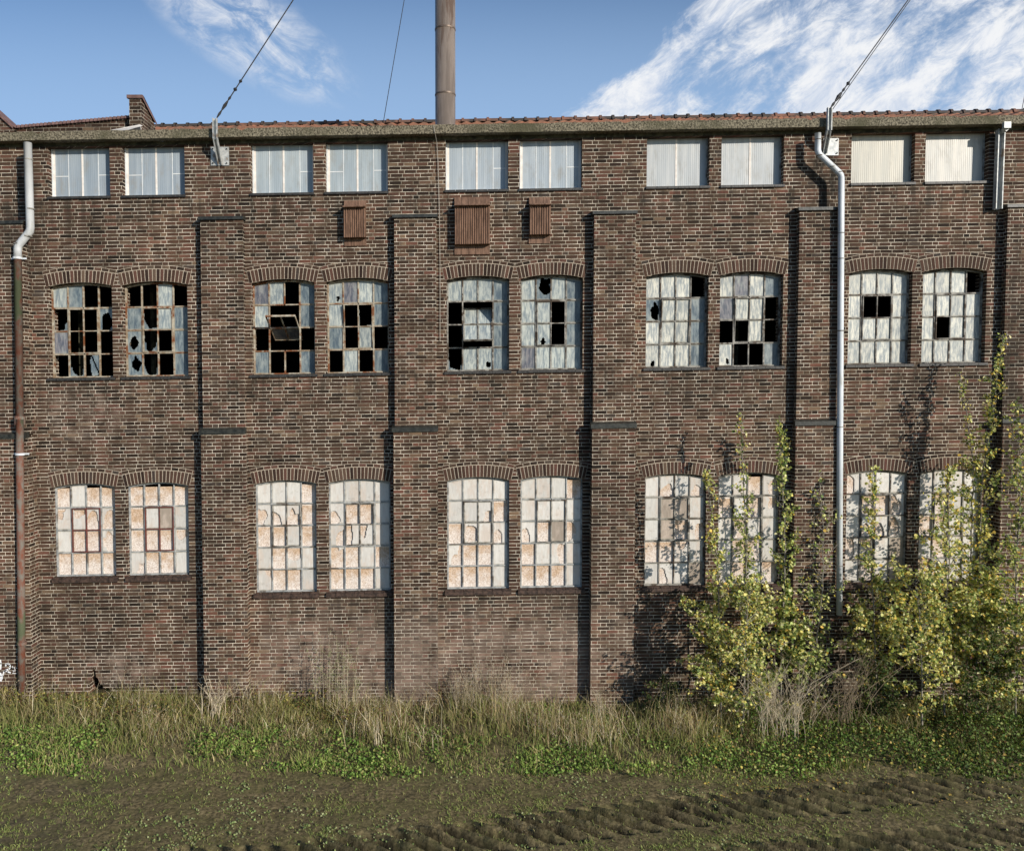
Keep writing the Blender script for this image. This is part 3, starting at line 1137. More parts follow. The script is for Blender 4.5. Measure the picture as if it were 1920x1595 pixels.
# ------------------------------------------------------------------ vents
for (l, r, t0, t1, t2, t3, lab) in ((645.6, 687, 376.5, 389, 445.5, 461.5, None), (852, 918.5, 370.5, 386, 458, 477.5, 'wide'), (991.3, 1031.5, 370.5, 385, 440, 457, None)):
    a, c = U(l, 410), U(r, 410)
    xm = (l + r) / 2
    v0, v1, v2, v3 = V(xm, t3), V(xm, t2, -.1), V(xm, t1, -.1), V(xm, t0)
    mb = MB()
    n = max(3, int((c - a) / .11))
    for k in range(n):
        xa, xb = a + (c - a) * k / n + .002, a + (c - a) * (k + 1) / n - .002
        mb.box(xa, xb, -.022, -.001, v0, v1 + .04)
        mb.prism([(-.001, v2 - .02), (-.205, v2 - .012), (-.205, v2 + .006), (-.055, v2 + .03), (-.03, v3), (-.001, v3)], xa, xb)
    vent = mb.build('vent', M['vent'], FB, shear=True)
    # box with ribs
    mb = MB()
    nr_ = int((c - a) / .036)
    pts = []
    for k in range(nr_ * 4 + 1):
        xx = a + .004 + (c - a - .008) * k / (nr_ * 4)
        yy = -.125 - (.014 if (k % 4) in (1, 2) else 0.)
        pts.append((xx, yy))
    for k in range(len(pts) - 1):
        p, q = pts[k], pts[k + 1]
        mb.face([(p[0], p[1], v1), (q[0], q[1], v1), (q[0], q[1], v2 - .013), (p[0], p[1], v2 - .013)])
    for xx in (a + .004, c - .004):
        mb.face([(xx, -.125, v1), (xx, -.003, v1), (xx, -.003, v2 - .013), (xx, -.125, v2 - .013)])
    mb.face([(a, -.125, v1), (c, -.125, v1), (c, -.024, v1), (a, -.024, v1)])
    mb.build('cover', M['vent'], vent, shear=True)

# ------------------------------------------------------------------ drainpipes
def pipe(pts, r, Y, mat, parent=FB, name='drainpipe'):
    mb = MB()
    q = [P(x, y, Y) for x, y in pts]
    # rounded corners
    out = [q[0]]
    for i in range(1, len(q) - 1):
        a, b2, c2 = q[i - 1], q[i], q[i + 1]
        d = .045
        out += [b2 + (a - b2).normalized() * d, b2 + (a - b2).normalized() * d * .3 + (c2 - b2).normalized() * d * .3, b2 + (c2 - b2).normalized() * d]
    out.append(q[-1])
    mb.tube(out, r, 14)
    return mb.build(name, mat, parent, smooth=True)


def collar(px, py, Y, r, h, mat, parent, ears=0.):
    c0, c1 = P(px, py + h / 2, Y), P(px, py - h / 2, Y)
    mb = MB()
    mb.tube([c0, c1], r, 14)
    if ears:
        m = (c0 + c1) / 2
        mb.box(m.x - r - ears, m.x + r + ears, m.y + r * .5, m.y + r * .5 + .012, m.z - .013, m.z + .013)
    return mb.build('clamp', mat, parent)


YP = -.27
dp = pipe([(52, 268), (57, 433), (33, 462), (33, 484)], .062, YP, M['pvc'])
for x, y in ((53.5, 299), (57.5, 392), (52, 443), (33.5, 457)):
    collar(x, y, YP, .067, 2.2, M['frame_dark'], dp)
collar(33, 484, YP, .072, 4, M['pvc_white'], dp, .05)
YP2 = -.345
mb = MB()
dp2 = pipe([(33, 486), (37, 786)], .060, YP, M['rust'])
dp2['label'] = 'flaking rusty cast iron drainpipe'
dp3 = pipe([(37, 786), (37, 852), (39.5, 1100), (41, 1300)], .060, YP2, M['rust'])
collar(37, 788, (YP + YP2) / 2, .082, 16, M['rust'], dp3)
collar(37.5, 851, YP2, .074, 4, M['pvc_white'], dp3, .05)
collar(41, 1205, YP2, .074, 5, M['rust'], dp3)
dq = pipe([(1533.5, 250), (1533.5, 287), (1577.5, 328), (1575, 800), (1573.5, 1152)], .048, -.21, M['pvc_white'])
for x, y in ((1534, 262), (1537, 292), (1560, 313), (1573, 323), (1577.5, 437), (1576.5, 485), (1575.5, 620), (1574.8, 800), (1574, 1060)):
    collar(x, y, -.21, .053, 1.6, M['frame_dark'], dq)

# ------------------------------------------------------------------ guy wire brackets
def bracket(px, py0, py1, plate, diag):
    """upright channel in front of the cornice, raking strut, wall plate"""
    mb = MB()
    Yc = -.24
    a, c = P(px, py1, Yc), P(px, py0, Yc)
    w = .035
    mb.box(a.x - w, a.x - w + .012, Yc - .03, Yc + .03, a.z, c.z)
    mb.box(a.x + w - .012, a.x + w, Yc - .03, Yc + .03, a.z, c.z)
    mb.box(a.x - w + .012, a.x + w - .012, Yc + .018, Yc + .03, a.z, c.z)
    o = mb.build('bracket', M['galv'], FB)
    mb = MB()
    d0, d1 = P(diag[0], diag[1], Yc), P(diag[2], diag[3], -.02)
    ax = (d1 - d0).normalized()
    sx = Vector((1, 0, 0))
    n = ax.cross(sx).normalized()
    for (o1, o2, h1, h2) in ((-.036, -.022, -.04, .02), (.022, .036, -.04, .02), (-.022, .022, -.04, -.03)):
        q = []
        for p in (d0, d1):
            for (xx, hh) in ((o1, h1), (o2, h1), (o2, h2), (o1, h2)):
                q.append(p + sx * xx + n * hh)
        for k in range(4):
            mb.face([q[k], q[(k + 1) % 4], q[4 + (k + 1) % 4], q[4 + k]])
        mb.face(q[:4])
        mb.face(q[4:])
    mb.build('strut', M['galv'], o)
    mb = MB()
    p0, p1 = P(plate[0], plate[3]), P(plate[2], plate[1])
    mb.box(p0.x, p1.x, -.016, -.003, p0.z, p1.z)
    mb.build('plate', M['galv'], o, bevel=.003)
    mb = MB()
    for ux in (.12, .88):
        for uz in (.12, .88):
            cx, cz = p0.x + (p1.x - p0.x) * ux, p0.z + (p1.z - p0.z) * uz
            mb.tube([(cx, -.016, cz), (cx, -.034, cz)], .012, 6)
    mb.build('bolt', M['wire'], o)
    return c


tA = bracket(403.5, 222, 261, (396, 276, 429.5, 311), (403.5, 260, 413, 309))
tB = bracket(1554.5, 202, 245, (1543, 260, 1572, 292), (1554, 246, 1546, 287))

# thin square channel at the right, with box over the cornice
mb = MB()
Yc = -.225
p = [P(1888, 236, Yc), P(1874, 244, -.13), P(1876, 250, -.10), P(1870, 388, -.10)]
mb.box(p[0].x - .055, p[0].x + .055, Yc - .02, Yc + .035, p[0].z - .04, p[0].z + .06)
q0, q1 = P(1876.5, 243, -.10), P(1871, 392, -.10)
w = .055
for (xa, xb, ya, yb_) in ((-w, -w + .014, -.035, .05), (w - .014, w, -.035, .05), (-w + .014, w - .014, .036, .05)):
    mb.face([(q1.x + xa, q1.y + ya, q1.z), (q1.x + xb, q1.y + ya, q1.z), (q0.x + xb, q0.y + ya, q0.z), (q0.x + xa, q0.y + ya, q0.z)])
    mb.face([(q1.x + xa, q1.y + yb_, q1.z), (q1.x + xa, q1.y + ya, q1.z), (q0.x + xa, q0.y + ya, q0.z), (q0.x + xa, q0.y + yb_, q0.z)])
    mb.face([(q1.x + xb, q1.y + ya, q1.z), (q1.x + xb, q1.y + yb_, q1.z), (q0.x + xb, q0.y + yb_, q0.z), (q0.x + xb, q0.y + ya, q0.z)])
a, c = P(1887, 241, -.20), P(1877, 247, -.08)
mb.tube([a, c], .05, 4)
mb.build('conduit', M['galv'], FB)

# hanging thin cable beside the second pier
mb = MB()
pts = [P(813, 236, -.19), P(815, 247, -.19), P(819, 268, -.03), P(821, 300, -.025), P(824, 405, -.03), P(825, 500, -.02), P(825, 640, -.02)]
mb.tube(pts, .0055, 5)
o = mb.build('cable', M['cable'], None, origin=pts[-1])
tag(o, 'thin pale cable hanging down the brick wall from cornice', 'cable')

# graffiti
mb = MB()
def strokes(mb, lines, w, Y):
    for ln in lines:
        pts = [P(x, y, Y) for x, y in ln]
        for i in range(len(pts) - 1):
            d = (pts[i + 1] - pts[i]).normalized()
            n = Vector((-d.z, 0, d.x)) * w
            mb.face([pts[i] - n - d * w * .5, pts[i + 1] - n + d * w * .5, pts[i + 1] + n + d * w * .5, pts[i] + n - d * w * .5])
sc_ = lambda L: [(x / 12.27, 1180 + y / 12.27) for x, y in L]
gy = -.305
strokes(mb, [sc_([(130, 830), (140, 790), (185, 780), (230, 810), (235, 870), (200, 910), (140, 925), (95, 960), (60, 1060), (20, 1130)]),
             sc_([(110, 940), (170, 960), (240, 990)])], .012, gy)
strokes(mb, [sc_([(0, 700), (15, 780), (5, 900)]), sc_([(0, 1100), (50, 1120)]), sc_([(0, 1160), (30, 1170)]), sc_([(5, 1000), (25, 1050)])], .017, gy - .001)
strokes(mb, [sc_([(285, 840), (300, 880)]), sc_([(325, 860), (345, 900), (340, 960)]), sc_([(370, 870), (385, 890)]), sc_([(290, 1000), (380, 1005)]), sc_([(300, 930), (310, 970)])], .005, gy - .002)
mb.build('graffiti', M['paint'], FB)

# ------------------------------------------------------------------ smokestack and guy wires
sb = P(835, 238, .45)
ST = empty('smokestack', (sb.x, .45, sb.z), 'tall bare metal smokestack rising from the roof edge', 'chimney')
zt = sb.z + 7.0
rad = 18.3 / F * (D + .45 + .2)
mb = MB()
mb.tube([(sb.x, .45, sb.z - .25), (sb.x, .45, zt)], rad, 40, cap=True)
mb.build('pipe', M['stack'], ST, smooth=True)
for py in (172, 48):
    z = P(835, py, .45 - rad).z
    mb = MB()
    mb.tube([(sb.x, .45, z - .012), (sb.x, .45, z + .012)], rad + .006, 40)
    mb.build('band', M['stackband'], ST)
mb = MB()
mb.tube([(sb.x, .45, sb.z - .2), (sb.x, .45, sb.z - .045)], [rad + .045, rad + .02], 32)
mb.build('collar', M['flash'], ST)


def wire(pts, r, label, org, fittings=None):
    mb = MB()
    mb.tube(pts, r, 6)
    o = mb.build('guy_wire', M['wire'], None, origin=org)
    tag(o, label, 'wire', 'guy wires above the roof')
    if fittings:
        a, d = Vector(pts[0]), (Vector(pts[1]) - Vector(pts[0])).normalized()
        k = MB()
        for (s0, s1, rr_) in fittings:
            k.tube([a + d * s0, a + d * (s0 + s1) / 2, a + d * s1], [rr_ * .5, rr_, rr_ * .5], 6)
        k.build('turnbuckle', M['wire'], o)
    return o


# left wire: from bracket top up to the stack
aw = P(406, 222, -.24)
q = P(550, 0, .2)
dirw = (q - aw)
top = aw + dirw * 2.2
wire([aw, top], .010, 'steel guy wire rising from the left wall bracket', aw,
     [(.02, .16, .022), (.17, .34, .030), (.36, .44, .022), (.55, .60, .035), (1.1 * .65, 1.1 * .65 + .05, .03)])
aw = P(1557, 203, -.24)
wire([aw, aw + (P(1703, 0, .0) - aw) * 1.8], .009, 'doubled steel guy wire rising from the right wall bracket', aw,
     [(.02, .14, .022), (.15, .32, .034), (.34, .42, .022), (.48, .54, .032)])
aw2 = P(1560, 207, -.24)
w2 = MB()
w2.tube([aw2, aw2 + (P(1707, 0, .0) - aw2) * 1.8], .006, 6)
o = w2.build('guy_wire', M['wire'], None, origin=aw2)
tag(o, 'thinner lower strand beside the right bracket guy wire', 'wire', 'guy wires above the roof')
aw = P(718, 234, 2.9)
wire([aw, aw + (P(758, 0, 3.2) - aw) * 2], .007, 'thin wire rising from the ridge left of the smokestack', aw)
aw = P(1914, 216, 2.9)
wire([aw, aw + (P(1925, 160, 3.2) - aw) * 5], .007, 'thin wire rising from the ridge at far right edge', aw)

# ------------------------------------------------------------------ rear building (left)
RB = empty('parapet_building', (P(150, 246, 1.0).x, 1.0, 8.5), 'adjoining brick parapet with sloping tiled coping behind the cornice', 'building')
mb = MB()
Yw = .9
A, B_ = P(20, 243, Yw), P(264, 221.5, Yw)
lo_z = 9.0
mb.face([(A.x, Yw, lo_z), (B_.x, Yw, lo_z), (B_.x, Yw, B_.z), (A.x, Yw, A.z)])
mb.face([(A.x, Yw, A.z), (B_.x, Yw, B_.z), (B_.x, Yw + .3, B_.z), (A.x, Yw + .3, A.z)])
# far left raking gable
C0, C1 = P(-60, 165, Yw - .1), P(27, 243, Yw - .1)
mb.face([(C0.x, Yw - .1, lo_z), (C1.x, Yw - .1, lo_z), (C1.x, Yw - .1, C1.z), (C0.x, Yw - .1, C0.z)])
mb.face([(C0.x, Yw - .1, C0.z), (C1.x, Yw - .1, C1.z), (C1.x, Yw + .3, C1.z), (C0.x, Yw + .3, C0.z)])
mb.build('wall', M['back_brick'], RB)
mb = MB()
n = 34
for k in range(n):
    t0, t1 = k / n, (k + 1) / n - .004
    a = A.lerp(B_, t0)
    c = A.lerp(B_, t1)
    up = .05
    mb.face([(a.x, Yw - .05, a.z), (c.x, Yw - .05, c.z), (c.x, Yw - .03, c.z + up), (a.x, Yw - .03, a.z + up + .012)])
    mb.face([(a.x, Yw - .03, a.z + up + .012), (c.x, Yw - .03, c.z + up), (c.x, Yw + .33, c.z + up), (a.x, Yw + .33, a.z + up + .012)])
    mb.face([(a.x, Yw - .05, a.z), (a.x, Yw - .03, a.z + up + .012), (a.x, Yw + .33, a.z + up + .012), (a.x, Yw + .33, a.z)])
a, c = C0, C1
mb.face([(a.x, Yw - .14, a.z), (c.x, Yw - .14, c.z), (c.x, Yw - .14, c.z + .04), (a.x, Yw - .14, a.z + .04)])
mb.face([(a.x, Yw - .14, a.z + .04), (c.x, Yw - .14, c.z + .04), (c.x, Yw + .33, c.z + .04), (a.x, Yw + .33, a.z + .04)])
mb.build('coping', M['coping'], RB)
# brick chimney-like gable end with raking top
mb = MB()
l, r = P(242, 190, .75), P(265, 190, .75)
zt = P(250, 185, .75).z
back = P(291, 236, 1.35)
zbk = back.z
xl, xr = l.x, r.x
yA, yB = .75, 1.35
mb.face([(xl, yA, lo_z), (xr, yA, lo_z), (xr, yA, zt), (xl, yA, zt)])
mb.face([(xr, yA, lo_z), (back.x, yB, lo_z), (back.x, yB, zbk), (xr, yA, zt)])
mb.face([(xl, yA, zt), (xr, yA, zt), (back.x, yB, zbk), (back.x - (xr - xl), yB, zbk)])
mb.face([(xl, yA, lo_z), (xl, yA, zt), (back.x - (xr - xl), yB, zbk), (back.x - (xr - xl), yB, lo_z)])
CH = mb.build('chimney', M['back_brick'], RB)
mb = MB()
e = .03
mb.box(xl - e, xr + e, yA - e, yA + .03, zt, zt + .055)
mb.face([(xr + e, yA - e, zt), (back.x + e, yB, zbk), (back.x + e, yB, zbk + .05), (xr + e, yA - e, zt + .055)])
mb.face([(xl - e, yA + .03, zt + .055), (xr + e, yA + .03, zt + .055), (back.x + e, yB, zbk + .05), (back.x - (xr - xl), yB, zbk + .05)])
mb.build('coping', M['coping'], CH)

# ------------------------------------------------------------------ ground
def bank(x, y):
    """gentle raised verge along the foot of the wall, higher at the left"""
    t = np.clip((y + 2.7) / 1.3, 0, 1)
    h = .05 + .16 * np.clip((-x - 2) / 4, 0, 1) + .05 * np.clip((x - 4) / 3, 0, 1)
    return h * t * t * (3 - 2 * t) + .02 * np.sin(x * 2.1 + 1) * t


def vnoise(x, y, f, seed):
    r = np.random.default_rng(seed)
    tab = r.random((64, 64))
    X, Y = x * f, y * f
    xi, yi = np.floor(X).astype(int), np.floor(Y).astype(int)
    fx, fy = X - xi, Y - yi
    fx, fy = fx * fx * (3 - 2 * fx), fy * fy * (3 - 2 * fy)
    g = lambda a, b: tab[a % 64, b % 64]
    return (g(xi, yi) * (1 - fx) * (1 - fy) + g(xi + 1, yi) * fx * (1 - fy) + g(xi, yi + 1) * (1 - fx) * fy + g(xi + 1, yi + 1) * fx * fy)


TR = []
for pts, wd in (([(560, 1600), (930, 1562), (1300, 1520), (1620, 1490), (2000, 1454)], .36),
                ([(1350, 1610), (1600, 1588), (2000, 1552)], .26), ([(60, 1640), (330, 1612), (620, 1604)], .25)):
    TR.append(([G(*p) for p in pts], wd))


GROOVE_SHADE = [None]  # mask for the shade painted into the tyre-track grooves


def track_h(x, y):
    GROOVE_SHADE[0] = np.zeros_like(x, dtype=float)
    h = np.zeros_like(x)
    m = np.zeros_like(x)
    for pts, wd in TR:
        for i in range(len(pts) - 1):
            a, b2 = pts[i], pts[i + 1]
            dx, dy = b2.x - a.x, b2.y - a.y
            L = math.hypot(dx, dy)
            tx, ty = dx / L, dy / L
            s = (x - a.x) * tx + (y - a.y) * ty
            n = -(x - a.x) * ty + (y - a.y) * tx
            ins = (s >= 0) & (s < L)
            s_abs = s + a.x
            band = np.clip(1 - (np.abs(n) / wd) ** 4, 0, 1) * ins
            wobb = (vnoise(x, y, 1.1, 5) - .5) * .10 + (vnoise(x, y, 9., 6) - .5) * .035
            ph = (s_abs + n * .98 + wobb) / .31
            fr = ph - np.floor(ph)
            # cut grooves, each with a lip of squeezed-up soil on its far side
            groove = np.exp(-((fr - .30) / .19) ** 4)
            lip = np.exp(-((fr - .68) / .16) ** 2)
            wear = np.clip(.35 + 1.2 * vnoise(x, y, 2.0, 8), .3, 1.3)
            h += band * (-.012 + (-.14 * groove + .07 * lip) * wear + .012 * (vnoise(x, y, 12, 12) - .5))
            m = np.maximum(m, band)
            GROOVE_SHADE[0] = np.maximum(GROOVE_SHADE[0], band * np.exp(-((fr - .30 - .05 * (vnoise(x, y, 14, 19) - .5) * 4) / .21) ** 4) * np.clip(wear * 1.5, 0, 1)) if GROOVE_SHADE[0] is not None and GROOVE_SHADE[0].shape == x.shape else band * groove
    return h, m


def ground_z(x, y):
    z = bank(x, y) + .035 * (vnoise(x, y, .8, 1) - .5) + .016 * (vnoise(x, y, 6, 2) - .5) + .012 * (vnoise(x, y, 16, 3) - .5)
    th, _ = track_h(x, y)
    return z + th


gx = np.concatenate([np.array([-900, -300, -100, -40, -20, -12]), np.arange(-9, 10.5, .022), np.array([14, 22, 45, 110, 300, 900])])
gyv = np.concatenate([np.array([-400, -120, -50, -25, -15, -10, -7, -6]), np.arange(-5, .4, .026), np.array([2, 6, 10, 20, 60, 200, 700, 1500])])
GX, GY = np.meshgrid(gx, gyv)
near = (GX > -9.1) & (GX < 10.6) & (GY > -5.1) & (GY < .5)
GZ = np.where(near, ground_z(GX, GY), 0.0)
GZ = np.where(GY > .3, -.05, GZ)
verts = np.stack([GX.ravel(), GY.ravel(), GZ.ravel()], 1)
ny_, nx_ = GX.shape
idx = np.arange(ny_ * nx_).reshape(ny_, nx_)
faces = np.stack([idx[:-1, :-1].ravel(), idx[:-1, 1:].ravel(), idx[1:, 1:].ravel(), idx[1:, :-1].ravel()], 1)
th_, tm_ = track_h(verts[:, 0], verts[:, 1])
painted_shade = 1 - .93 * np.clip(GROOVE_SHADE[0], 0, 1)  # lug shadows painted dark into the ground colour along the grooves
o = np_mesh('ground', verts, faces, np.repeat(painted_shade[:, None], 3, 1), M['soil'])
o.data.polygons.foreach_set('use_smooth', [True] * len(o.data.polygons))
tag(o, kind='structure')


# ------------------------------------------------------------------ vegetation
def blade_mesh(base, height, width, yaw, lean, leanyaw, colors, tipcol=None):
    """each blade: 2 quads tapering to a tip; returns verts, faces, cols"""
    n = len(base)
    d = np.stack([np.cos(yaw), np.sin(yaw), np.zeros(n)], 1)
    ld = np.stack([np.cos(leanyaw), np.sin(leanyaw), np.zeros(n)], 1)
    up = np.array([0, 0, 1.])
    vs = []
    for t, wf in ((0, 1.), (.5, .8), (1., .12)):
        c = base + up * (height * t * (1 - .25 * lean * t))[:, None] + ld * (height * lean * t * t)[:, None]
        vs.append(c - d * (width * wf / 2)[:, None])
        vs.append(c + d * (width * wf / 2)[:, None])
    v = np.stack(vs, 1).reshape(-1, 3)
    k = np.arange(n) * 6
    f = np.concatenate([np.stack([k, k + 1, k + 3, k + 2], 1), np.stack([k + 2, k + 3, k + 5, k + 4], 1)])
    cc = np.repeat(colors[:, None, :], 6, 1).copy()
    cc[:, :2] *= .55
    if tipcol is not None:
        cc[:, 4:] = tipcol[:, None, :]
    return v, f, cc.reshape(-1, 3)


def leaf_mesh(cen, size, colors, up_bias=.3, elong=1.0, rng=RNG):
    """each leaf: folded hexagon (2 quads)"""
    n = len(cen)
    a = rng.normal(size=(n, 3))
    a[:, 2] *= .7
    a /= np.linalg.norm(a, axis=1)[:, None]
    nn = rng.normal(size=(n, 3))
    nn[:, 1] -= .9
    nn[:, 0] += .5
    nn[:, 2] += up_bias * 2
    b = np.cross(nn, a)
    b /= np.linalg.norm(b, axis=1)[:, None]
    nrm = np.cross(a, b)
    s = size[:, None]
    w = s * .48 / elong
    L = s * .5
    p = [cen - a * L, cen - a * L * .3 + b * w + nrm * s * .12, cen + a * L * .45 + b * w * .75 + nrm * s * .12, cen + a * L,
         cen + a * L * .45 - b * w * .75 + nrm * s * .12, cen - a * L * .3 - b * w + nrm * s * .12]
    v = np.stack(p, 1).reshape(-1, 3)
    k = np.arange(n) * 6
    f = np.concatenate([np.stack([k, k + 1, k + 2, k + 3], 1), np.stack([k, k + 3, k + 4, k + 5], 1)])
    cc = np.repeat(colors, 6, 0)
    return v, f, cc


def pal(n, cols, var=.25, rng=RNG, w=None):
    cols = np.array(cols)
    i = rng.choice(len(cols), n, p=w)
    j = rng.uniform(1 - var, 1 + var, (n, 1))
    return cols[i] * j


def join(parts):
    vs, fs, cs, o_ = [], [], [], 0
    for v, f, c in parts:
        vs.append(v)
        fs.append(f + o_)
        cs.append(c)
        o_ += len(v)
    return np.concatenate(vs), np.concatenate(fs), np.concatenate(cs)


def scatter(n, x0, x1, y0, y1, dens=None):
    x = RNG.uniform(x0, x1, n * 3)
    y = RNG.uniform(y0, y1, n * 3)
    if dens is not None:
        k = RNG.random(n * 3) < dens(x, y)
        x, y = x[k][:n], y[k][:n]
    else:
        x, y = x[:n], y[:n]
    return np.stack([x, y, ground_z(x, y) - .004], 1)


def clump(x, y, f, seed, lo=.35, hi=.65):
    return np.clip((vnoise(x, y, f, seed) - lo) / (hi - lo), 0, 1)


XA, XB = -8.4, 10.2


def edge_y(x):
    """front edge of the verge"""
    return -2.45 - .22 * (vnoise(x, x * 0 + 3.3, .9, 31) - .5) * 2 - .12 * (vnoise(x, x * 0 + 1.3, 3., 32) - .5) - .25 * np.clip((x + 1) / 3, 0, 1) * np.clip((4 - x) / 3, 0, 1)


# 1. short green grass
def dg(x, y):
    e = edge_y(x)
    inside = np.clip((y - e) / .12, 0, 1)
    return inside * (.25 + .75 * clump(x, y, 1.7, 41, .3, .6))
b1 = scatter(34000, XA, XB, -2.9, -.15, dg)
n = len(b1)
depth = (b1[:, 1] - edge_y(b1[:, 0]))
darkr = np.clip((b1[:, 0] - 4.6) / 1.5, 0, 1)
c1 = pal(n, [(.16, .25, .045), (.24, .31, .07), (.09, .15, .03), (.30, .29, .10), (.42, .34, .18)], .35, w=[.22, .2, .2, .18, .2])
k = np.clip(depth / 1.4, 0, 1)[:, None]
c1 = c1 * (1 - k * .45) + k * .35 * np.array([[.42, .31, .16]])
c1 *= (1.0 + .45 * np.clip(1 - depth / .7, 0, 1))[:, None]
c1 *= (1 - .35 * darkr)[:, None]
h1 = RNG.uniform(.03, .10, n) * (1 + 1.3 * np.clip(depth / 1.4, 0, 1)) * (.6 + .9 * clump(b1[:, 0], b1[:, 1], 2.2, 44))
P1 = blade_mesh(b1, h1, RNG.uniform(.006, .013, n), RNG.uniform(0, math.pi, n), RNG.uniform(.1, .8, n), RNG.uniform(0, 2 * math.pi, n), c1)
v, f, c = P1
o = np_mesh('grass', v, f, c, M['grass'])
tag(o, 'short green grass covering the verge below the wall', 'grass', kind='stuff')

# 2. tall dry grass
def dd(x, y):
    return (.05 + .95 * clump(x, y, 1.5, 51, .42, .62) * (.3 + .7 * clump(x, y, 5., 53, .4, .6))) * np.clip((y - edge_y(x) - .15 - .9 * vnoise(x, y * 0, 1.1, 54)) / .7, 0, 1) * np.clip((6.2 - x) / 2.0, .25, 1)
b2 = scatter(17000, XA, XB, -2.3, -.12, dd)
n = len(b2)
hh = (.09 + RNG.gamma(2.0, .085, n)).clip(.08, .62) * (.50 + .8 * clump(b2[:, 0], b2[:, 1], .8, 52))
hh *= np.where((b2[:, 0] > -.6) & (b2[:, 0] < 4.2), 1.12, 1.)
c2 = pal(n, [(.62, .50, .29), (.50, .38, .20), (.34, .25, .13), (.80, .70, .50), (.28, .29, .09), (.20, .24, .06), (.14, .07, .035)], .35)
P2 = blade_mesh(b2, hh, RNG.uniform(.0038, .007, n), RNG.uniform(-.8, .8, n), RNG.beta(1.3, 2.2, n) * 1.3, RNG.uniform(0, 2 * math.pi, n), c2)
# feathery seed heads
m = 5200
i = RNG.integers(0, n, m)
tipz = hh[i]
lc = b2[i] + np.stack([RNG.normal(0, .035, m), RNG.normal(0, .035, m), tipz * RNG.uniform(.65, 1.02, m)], 1)
P2b = leaf_mesh(lc, RNG.uniform(.012, .028, m), pal(m, [(.40, .33, .22), (.28, .2, .12), (.45, .40, .30)], .2), elong=2.)
v, f, c = join([P2, P2b])
o = np_mesh('dry_grass', v, f, c, M['grass'])
tag(o, 'tall bleached dry grass and seed heads along the wall foot', 'dry grass', kind='stuff')

# 3. leafy ground cover (nettle, bramble, clover)
def dl(x, y):
    e = edge_y(x)
    near_e = np.clip((y - e + .15 * (clump(x, y, 3., 67) - .5)) / .15, 0, 1) * np.clip((e + 1.3 - y) / .6, .0, 1) * clump(x, y, 1.6, 61, .40, .6)
    bram = np.clip((-1.0 - x) / 1.5, 0, 1) * np.clip((y + 1.1) / .4, 0, 1)
    right = np.clip((x - 3.8) / 1., 0, 1) * .8 * np.clip((y - e) / .3, 0, 1)
    mid_ = .45 * clump(x, y, 2.4, 66, .45, .65) * np.clip((y - e) / .3, 0, 1)
    return np.clip(near_e + bram + right + mid_, 0, 1)
b3 = scatter(52000, XA, XB, -2.9, -.1, dl)
n = len(b3)
x, y = b3[:, 0], b3[:, 1]
bram = (x < -1.2) & (y > -1.1)
top = np.where(bram, .05 + .22 * clump(x, y, 1.2, 62, .2, .8) * np.where(np.abs(x + 6.05) < .45, .1, 1.), np.where(x > 4, .10 + .34 * clump(x, y, 1.3, 63, .2, .8) * np.clip((y + 2.6) / 1.2, 0, 1), .07))
zz_ = RNG.random(n) ** .6 * top
b3[:, 2] += zz_
c3 = pal(n, [(.19, .30, .06), (.30, .40, .10), (.09, .17, .03), (.36, .36, .12), (.24, .17, .07)], .35, w=[.3, .25, .28, .12, .05])
cb = pal(n, [(.13, .15, .035), (.27, .24, .06), (.18, .09, .045), (.36, .31, .09), (.08, .10, .03)], .3)
c3 = np.where(bram[:, None], cb, c3)
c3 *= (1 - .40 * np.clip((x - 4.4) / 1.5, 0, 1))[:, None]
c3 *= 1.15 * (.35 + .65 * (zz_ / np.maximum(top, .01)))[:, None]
mm = 1500
fl_ = scatter(mm, 3.2, XB, -3.2, -.2)
mm = len(fl_)
fl_[:, 2] += np.where(fl_[:, 1] > -2.5, RNG.uniform(.02, .22, mm), .006)
v, f, c = join([leaf_mesh(b3, RNG.uniform(.012, .050, n), c3, .5, 1.35), leaf_mesh(fl_, RNG.uniform(.02, .045, mm), pal(mm, [(.62, .50, .12), (.50, .34, .09), (.30, .19, .07)], .3), 1.5)])
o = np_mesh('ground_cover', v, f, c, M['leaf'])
tag(o, 'low bramble nettle and clover leaves along the verge', 'ground cover', kind='stuff')

# 4. sparse seedlings on the soil
def ds(x, y):
    _, tm = track_h(x, y)
    return (.16 + .84 * clump(x, y, 1.25, 71, .42, .72) * clump(x, y, 4.2, 72, .3, .6)) * (1 - .6 * tm) * (1 - .9 * np.clip(GROOVE_SHADE[0], 0, 1)) * np.clip((edge_y(x) + .25 - y) / .2, 0, 1)
b4 = scatter(13000, XA, XB, -4.7, -2.2, ds)
n = len(b4)
parts = []
for q in range(3):
    bb = b4 + np.stack([RNG.normal(0, .008, n), RNG.normal(0, .008, n), np.zeros(n)], 1)
    cq = pal(n, [(.26, .32, .09), (.36, .40, .13), (.18, .24, .06), (.30, .27, .11)], .3)
    parts.append(blade_mesh(bb, RNG.uniform(.014, .050, n), RNG.uniform(.005, .010, n), RNG.uniform(0, math.pi, n), RNG.uniform(.2, 1.2, n), RNG.uniform(0, 2 * math.pi, n), cq))
m = 9000
lb = scatter(m, XA, XB, -4.7, -2.2, lambda x, y: clump(x, y, 1.3, 75, .5, .7) * clump(x, y, 5, 76, .4, .7) * np.clip((edge_y(x) + .2 - y) / .2, 0, 1))
m = len(lb)
lb[:, 2] += RNG.uniform(.004, .03, m)
parts.append(leaf_mesh(lb, RNG.uniform(.014, .032, m), pal(m, [(.19, .26, .09), (.26, .31, .11), (.30, .32, .16)], .3), 1.))
v, f, c = join(parts)
o = np_mesh('seedling_cover', v, f, c, M['grass'])
